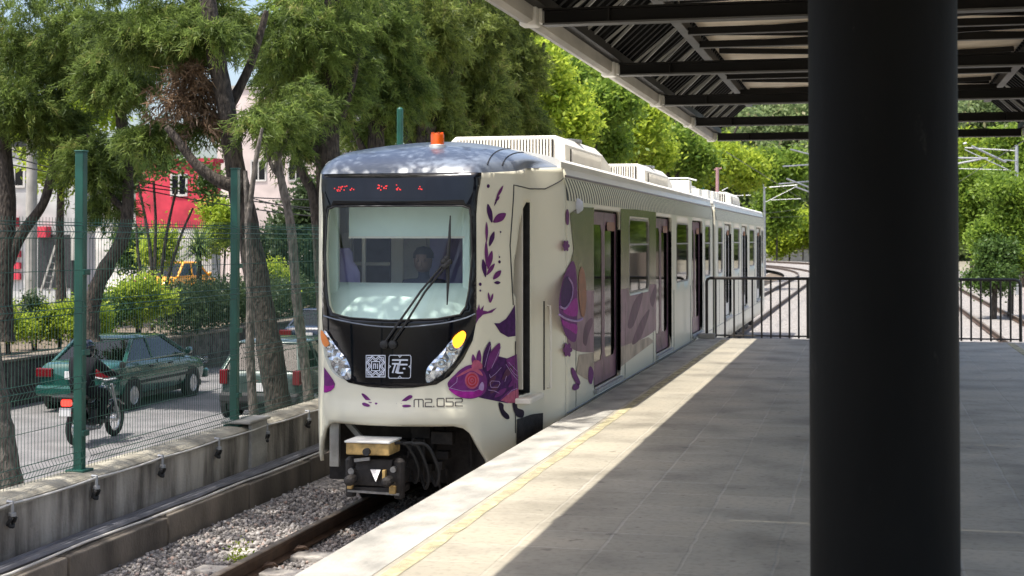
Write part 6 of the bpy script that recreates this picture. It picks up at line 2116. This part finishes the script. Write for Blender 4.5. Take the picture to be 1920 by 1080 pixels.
b.build('stem', 'bark', h)
shrub('loose lime bush in front of the white lower wall, left of the yucca', 292, 468, 46, 28, 30, 150, 'lime', 171, .12, True, 'bushes before the buildings')
shrub('tall loose lime bush right of the yucca, against the pale building', 415, 440, 50, 34, 52, 260, 'lime', 172, .12, True, 'bushes before the buildings')
shrub('dark leafy bush below the red wall, between the slender stems', 250, 470, 50, 36, 44, 220, 'shrub', 173, .12, True, 'bushes before the buildings')
shrub('yellow-green bush between the leaning conifer and the sapling', 520, 545, 47, 34, 44, 240, 'lime', 174, .12, True, 'bushes before the buildings')
# palm-like yucca
yc = at(372, 462, 40)
yt = thing('yucca', 'spiky pale yucca in front of the red wall and orange car', 'plant', (yc.x, yc.y, GZ))
MB().tube([(yc.x, yc.y, GZ - .05), (yc.x + .03, yc.y, yc.z - .6), yc], [.10, .08, .07], 8).build('trunk', 'bark', yt, smooth=True)
g = np.random.default_rng(5)
Vq, Tq = [], []
for i in range(210):
    u = g.normal(size=3); u[2] = abs(u[2]) * .9 - .35; u /= np.linalg.norm(u)
    L = g.uniform(.5, .85); s_ = np.cross(u, [0, 0, 1.0]); s_ /= np.linalg.norm(s_) + 1e-6
    c = np.array(yc) + np.array([0, 0, g.uniform(-.3, .15)]); wd = .025
    m1 = c + u * L * .5; tp2 = c + u * L + np.array([0, 0, -.08])
    Vq += [[c - s_ * wd * .6, c + s_ * wd * .6, m1 + s_ * wd, m1 - s_ * wd], [m1 - s_ * wd, m1 + s_ * wd, tp2 + s_ * .004, tp2 - s_ * .004]]
    tq = g.random(); Tq += [tq, tq]
Vq = np.array(Vq).reshape(-1, 3)
np_mesh('leaves', Vq, np.arange(len(Vq)).reshape(-1, 4), np.array(Tq), M['palm'], yt, loc=yt.location)

# dark stone wall along the far side of the road
sw = thing('stone_wall', 'dark rough stone retaining wall across the road below the shrubs', 'wall', (-16.6, 30, -1.0))
MB().bb(-16.82, -16.43, -18, 148, -1.62, -.62).build('wall_face', 'stone', sw)
MB().bb(-16.86, -16.38, -18, 148, -.62, -.56).build('capping', 'kerb', sw, bevel=.01)

# ------------------------------------------------------------------ buildings far left
def block(name, label, px0, px1, ptop, d, depth, paint, roofc='concrete', wins=(), base=None, extra=None):
    a = at(px0, ptop, d); c = at(px1, ptop, d)
    yf = min(a.y, c.y); a = on_y(px0, ptop, yf); c = on_y(px1, ptop, yf)
    zt = (a.z + c.z) / 2; zb_ = -.72
    t = thing(name, label, 'building', ((a.x + c.x) / 2, yf + depth / 2, zb_))
    if base:
        zs_ = on_y(px0, base[0], yf).z
        MB().bb(a.x, c.x, yf, yf + depth, zs_, zt).build('wall', paint, t)
        MB().bb(a.x + .02, c.x - .02, yf + .03, yf + depth - .02, zb_, zs_).build('lower_wall', base[1], t)
    else:
        MB().bb(a.x, c.x, yf, yf + depth, zb_, zt).build('wall', paint, t)
    MB().bb(a.x - .1, c.x + .1, yf - .1, yf + depth + .1, zt, zt + .18).build('roof', roofc, t)
    for (x0, y0, x1, y1) in wins:
        p, q = on_y(x0, y0, yf), on_y(x1, y1, yf)
        wf = MB()
        w_ = .09
        for (u0, u1, v0, v1) in ((p.x, q.x, p.z - w_, p.z), (p.x, q.x, q.z, q.z + w_), (p.x, p.x + w_, q.z + w_, p.z - w_), (q.x - w_, q.x, q.z + w_, p.z - w_), ((p.x + q.x) / 2 - .03, (p.x + q.x) / 2 + .03, q.z + w_, p.z - w_)):
            wf.bb(u0, u1, yf - .05, yf + .002, v0, v1)
        fr = wf.build('window', 'white_wall', t)
        MB().bb(p.x + .02, q.x - .02, yf - .02, yf - .004, q.z + .02, p.z - .02).build('pane', 'black_gloss', fr)
    return t, yf


block('red_building', 'bright red painted building behind the slender trees', 255, 398, 305, 66, 0.9, 'red_wall', 'red_wall', [(320, 326, 352, 368), (372, 330, 396, 350)], (428, 'white_wall'))
block('pale_building', 'tall pale pink building behind the leaning conifer', 408, 610, 165, 84, 6, 'pink_wall', 'concrete', [(470, 210, 500, 250), (540, 210, 570, 250), (470, 300, 500, 340), (540, 300, 570, 340), (425, 300, 450, 340)])
gb, gyf = block('white_building', 'white rendered building with red shutters at the left edge', -190, 142, 285, 58, 1.5, 'grey_wall', 'concrete', [(8, 312, 48, 352)])
for y0 in (470, 492, 512):
    p, q = on_y(18, y0, gyf), on_y(40, y0 + 12, gyf); MB().bb(p.x, q.x, gyf - .12, gyf - .002, q.z, p.z).build('shutter', 'red_wall', gb)
for (x0, y0, x1, y1, dp_) in ((14, 408, 36, 425, .5), (78, 425, 96, 445, .4)):
    p, q = on_y(x0, y0, gyf), on_y(x1, y1, gyf); MB().bb(p.x, q.x, gyf - dp_, gyf - .002, q.z, p.z).build('awning', 'red_wall', gb)
p, q = on_y(72, 440, gyf), on_y(132, 540, gyf)
MB().bb(p.x, q.x, gyf - .03, gyf - .003, q.z, p.z).build('doorway', 'dark', gb)
c0_ = at(30, 300, 120)
block('grey_building', 'low grey building behind the white one, between the left trees', 140, 262, 395, 74, 1.5, 'white_wall', 'concrete', [(150, 420, 175, 450)])

# concrete utility pole, ladder, orange car, sign post, overhead wires
up_ = at(58, 560, 37)
ut = thing('utility_pole', 'pale grey concrete utility pole behind the left trees', 'pole', (up_.x, up_.y, GZ))
MB().lathe([(.155, GZ), (.13, 3.9), (.12, 6.5)], (up_.x, up_.y, 0), 14).build('shaft', 'concrete', ut, smooth=True)
b = MB(); b.bb(up_.x - .9, up_.x + .9, up_.y - .05, up_.y + .05, 4.1, 4.22)
for k in (-.8, -.3, .3, .8):
    b.lathe([(.03, 4.22), (.05, 4.28), (.03, 4.36)], (up_.x + k, up_.y, 0), 8)
b.build('crossarm', 'dark', ut)
la, lb_ = at(80, 545, 44), at(108, 462, 44)
lt = thing('ladder', 'pale stepladder leaning open by the white building doorway', 'ladder', (la.x, la.y, -.7))
b = MB()
A0, A1 = at(76, 548, 44), at(104, 460, 44); B0, B1 = at(92, 550, 44.2), at(112, 462, 44.2); C0, C1 = at(124, 546, 45.5), at(113, 460, 44.6)
for a, c in ((A0, A1), (B0, B1), (C0, C1)):
    b.bar(a, c, .05, .05)
for k in range(7):
    f = (k + .6) / 7.2; b.bar(A0.lerp(A1, f), B0.lerp(B1, f), .05, .03)
b.build('frame', 'wood', lt)
oc = at(341, 506, 57)
bug = dict(L=4.0, W=1.55, st=[(0, .70, .36, .62), (.04, .84, .30, .80), (.14, .95, .26, .92), (.3, 1, .24, .97), (.6, 1, .24, .95), (.78, .95, .26, .88), (.92, .82, .30, .74), (1, .62, .36, .58)], g=(.17, .70, .32, .56, .93, 1.42), pil=(.42,), wh=(.2, .79), r=.31, tz=.70, tw=.14, th=.22, han=(.5,), seam=(.38, .64), pz=.55)
oz = oc.z - .25
tcar = car('parked_car', 'orange rounded car parked behind the yucca', (oc.x, oc.y, oc.z - 1.15), R(-8), bug, 'orange_paint')
del tcar['group']
sg = at(138, 470, 34)
st_ = thing('sign_post', 'narrow dark post with a white strip sign beside the left fence post', 'sign', (sg.x, sg.y, GZ))
b = MB(); b.lathe([(.06, GZ), (.06, at(138, 430, 34).z)], (sg.x, sg.y, 0), 10); b.build('post', 'dark', st_, smooth=True)
s0, s1 = at(134, 425, 33.9), at(142, 488, 33.9)
MB().bb(s0.x - .02, s1.x + .02, sg.y - .10, sg.y - .065, s1.z, s0.z).build('panel', 'white_wall', st_)
wl_ = ['sagging overhead wire, topmost across the left trees', 'sagging overhead wire, middle one across the left trees', 'sagging overhead wire, lowest across the left trees', 'overhead wire crossing in front of the pale pink building']
for i, (a, c, dd) in enumerate((((-20, 268), (640, 395), 36), ((-20, 282), (640, 410), 36), ((-20, 300), (640, 375), 36), ((330, 320), (640, 400), 44))):
    p, q = at(*a, dd), at(*c, dd + 4)
    pts = [p.lerp(q, t) + Vector((0, 0, -.5 * 4 * t * (1 - t) * .5)) for t in np.linspace(0, 1, 14)]
    tag(MB().tube(pts, .016, 5).build('overhead_wire', 'rubber', smooth=True), wl_[i], 'wire', 'overhead wires on the left')

# ------------------------------------------------------------------ far end of the line
fw = thing('low_wall', 'low weathered wall where the track curves away in the distance', 'wall', (0, 235, -1))
a, c = at(1330, 470, 232), at(1640, 470, 232)
MB().bb(a.x, c.x, 231, 231.5, -1.62, at(1480, 468, 231).z).build('wall_face', 'concrete', fw)
MB().bb(a.x, c.x, 230.9, 231.6, at(1480, 468, 231).z, at(1480, 465, 231).z).build('capping', 'kerb', fw)
bf = thing('board_fence', 'brown board fence beyond the second track on the right', 'fence', (11, 100, -1))
b = MB()
pa, pb_ = on_z(1760, 505, -1.05), on_z(1852, 512, -1.05)
A = Vector((8.8, 118, 0)); B = Vector((10.4, 62, 0))
b.bar(A + Vector((0, 0, -.1)), B + Vector((0, 0, -.1)), .06, 2.0)
b.build('boards', 'brown_wall', bf)
for k in range(15):
    p = A.lerp(B, k / 14); MB().bar((p.x, p.y, -1.2), (p.x, p.y, 1.0), .14, .14, up=Vector((1, 0, 0))).build('post', 'kerb', bf)
CP = [(1433, 345, 120, -7.2, 'pale catenary mast just right of the tram end', 1), (1906, 272, 78, None, 'pale catenary mast at the right edge of the photo', -1), (1318, 330, 92, None, 'green catenary mast above the rear tram roof', 1)]
for i, (px, py, d, X, lb, sd) in enumerate(CP):
    p = at(px, py, d)
    t = thing('catenary_mast', lb, 'mast', (p.x, p.y, -1.1), 0, 'catenary masts')
    MB().lathe([(.12, -1.15), (.085, p.z)], (p.x, p.y, 0), 10).build('shaft', 'galv' if i < 2 else 'green_post', t, smooth=True)
    b = MB(); b.tube([(p.x, p.y, p.z - .3), (p.x + sd * 2.6, p.y, p.z - .1)], .032, 6); b.tube([(p.x, p.y, p.z - 1.5), (p.x + sd * 2.6, p.y, p.z - .2)], .028, 6); b.tube([(p.x + sd * .4, p.y, p.z - 1.3), (p.x + sd * 2.9, p.y, p.z - 1.2)], .022, 6)
    b.build('bracket_arm', 'galv', t, smooth=True)
# portal arms seen under the canopy, beyond the platform
for i, (px, py, d, lb) in enumerate(((1500, 300, 95, 'pale catenary arms under the canopy, left of the black column'), (1840, 290, 60, 'pale slanted catenary arm right of the black column'))):
    p = at(px, py, d)
    t = thing('catenary_support', lb, 'mast', (p.x, p.y, p.z), 0)
    b = MB()
    if i == 0:
        for (x0, y0, x1, y1) in ((1468, 312, 1530, 308), (1475, 335, 1540, 360), (1482, 280, 1560, 300), (1460, 345, 1540, 338), (1490, 350, 1560, 375)):
            b.tube([at(x0, y0, d), at(x1, y1, d + 1)], .05, 6)
        b.tube([at(1540, 270, d), at(1540, 470, d)], .11, 8)
    else:
        for (x0, y0, x1, y1) in ((1822, 274, 1886, 304), (1780, 296, 1852, 297), (1780, 310, 1840, 298), (1806, 270, 1812, 268)):
            b.tube([at(x0, y0, d), at(x1, y1, d)], .045, 6)
        b.tube([at(1884, 300, d), at(1906, 272 + 30, 78)], .03, 6)
    b.build('arm', 'galv', t, smooth=True)
p = at(1345, 345, 52)
pk = thing('pink_post', 'faded pink post with a crosspiece behind the tram roof', 'post', (p.x, p.y, -1.1))
b = MB(); b.lathe([(.07, -1.1), (.055, at(1345, 314, 52).z)], (p.x, p.y, 0), 10); b.bar(at(1339, 318, 52), at(1353, 315, 52), .05, .05); b.build('shaft', 'pinkish', pk)
# contact wires over both tracks
for x0, lb in ((-4.36, 'thin contact wire above the tram track'), (4.36, 'thin contact wire above the second track')):
    pts = [track_pt(x0, s) + Vector((0, 0, 4.6)) for s in ([48] if x0 < 0 else [30]) + list(range(60, 240, 8))]
    tag(MB().tube(pts, .014, 4).build('contact_wire', 'dark'), lb, 'wire', 'contact wires')
# shrubs and trees at the right
g8 = random.Random(88)


def rshrub(label, px, py, d, rx, ry, n, mm, seed, leaf, nm='shrub'):
    c = at(px, py, d); k = d / F
    t = thing(nm, label, 'shrub' if nm == 'shrub' else 'tree', (c.x, c.y, -1.3), 0, 'greenery beyond the second track')
    crown('leaves' if nm == 'shrub' else 'crown', [(c, (rx * k * .8, rx * k, ry * k * .7), n // 2), (c + Vector((rx * k * .5, .4, ry * k * .4)), (rx * k * .6, rx * k * .6, ry * k * .6), n // 2), (c + Vector((-rx * k * .3, .4, -ry * k * .5)), (rx * k * .6, rx * k * .6, ry * k * .5), n // 2)] + [(c + Vector((g8.uniform(-1.4, 1.2) * rx * k, g8.uniform(-.8, .8), g8.uniform(-1.0, 1.1) * ry * k)), (rx * k * g8.uniform(.2, .5), rx * k * .4, ry * k * g8.uniform(.12, .35)), n // 8) for q in range(13)], mm, 'leaf', t, seed, leaf)
    b = MB(); b.tube([(c.x, c.y, -1.3), (c.x + .1, c.y, c.z), (c.x + .2, c.y, c.z + ry * k * .6)], [.12, .08, .03], 7); b.build('stem' if nm == 'shrub' else 'trunk', 'bark', t, smooth=True)
rshrub('big leafy shrub at the right edge beside the brown board fence', 1893, 430, 55, 40, 78, 640, 'broad', 81, .15)
rshrub('lower dark shrub in front of the brown board fence', 1862, 500, 54, 28, 40, 320, 'shrub', 82, .13)
rshrub('dark green tree right of the black column', 1820, 385, 95, 44, 70, 420, 'broad', 83, .26, 'broadleaf_tree')
rshrub('light green tree right of the column, above the board fence', 1850, 330, 120, 60, 60, 420, 'lime', 84, .32, 'broadleaf_tree')
rshrub('tall leafy tree behind the right catenary mast', 1915, 340, 90, 34, 80, 420, 'broad', 85, .25, 'broadleaf_tree')
rshrub('yellow-green shrub at the foot of the far trees, left of the column', 1480, 438, 215, 44, 26, 420, 'lime', 86, .5)
rshrub('round yellow-green shrub at the end of the tram, by the low wall', 1550, 440, 214, 40, 24, 360, 'lime', 87, .5)
rshrub('dark bushy tree just past the rear end of the tram', 1456, 375, 205, 40, 70, 500, 'broad', 88, .5, 'broadleaf_tree')
rshrub('light leafy tree in the far gap left of the column', 1505, 340, 225, 50, 80, 600, 'far', 89, .55, 'broadleaf_tree')
# the far wood that closes the view
g = random.Random(9)
bl = []
for i in range(46):
    px = 1060 + i * 21 + g.uniform(-10, 10)
    for j in range(4):
        d = 250 + g.uniform(-10, 40)
        y = 445 - j * 72 + g.uniform(-24, 24)
        c = at(px, y, d); k = d / F
        bl.append((c, (g.uniform(34, 60) * k, 6, g.uniform(32, 58) * k), 130))
o = kind(crown('far_woods', bl, 'far', 'leaf', None, 91, .85), 'stuff')
o['label'] = 'distant green wood closing the view beyond the tracks'; o['category'] = 'wood'
g = random.Random(19)
bl = []
for i in range(26):
    px = 560 + i * 30 + g.uniform(-10, 10)
    for j in range(5):
        d = 105 + g.uniform(-6, 16)
        c = at(px, 420 - j * 95 + g.uniform(-30, 30), d); k = d / F
        bl.append((c, (g.uniform(40, 66) * k, 3, g.uniform(40, 66) * k), 120))
o = kind(crown('roadside_woods', bl, 'broad', 'leaf', None, 92, .42), 'stuff')
o['label'] = 'green wood far along the road, behind the nearer trees'; o['category'] = 'wood'

# a small weed in the ballast
wq_ = on_z(448, 1048, -1.03)
wt_ = thing('weed', 'small green weed growing in the ballast beside the rail', 'weed', (wq_.x, wq_.y, -1.06))
crown('leaves', [((wq_.x, wq_.y, -1.0), (.07, .07, .05), 9)], 'lime', 'leaf', wt_, 95, .035)
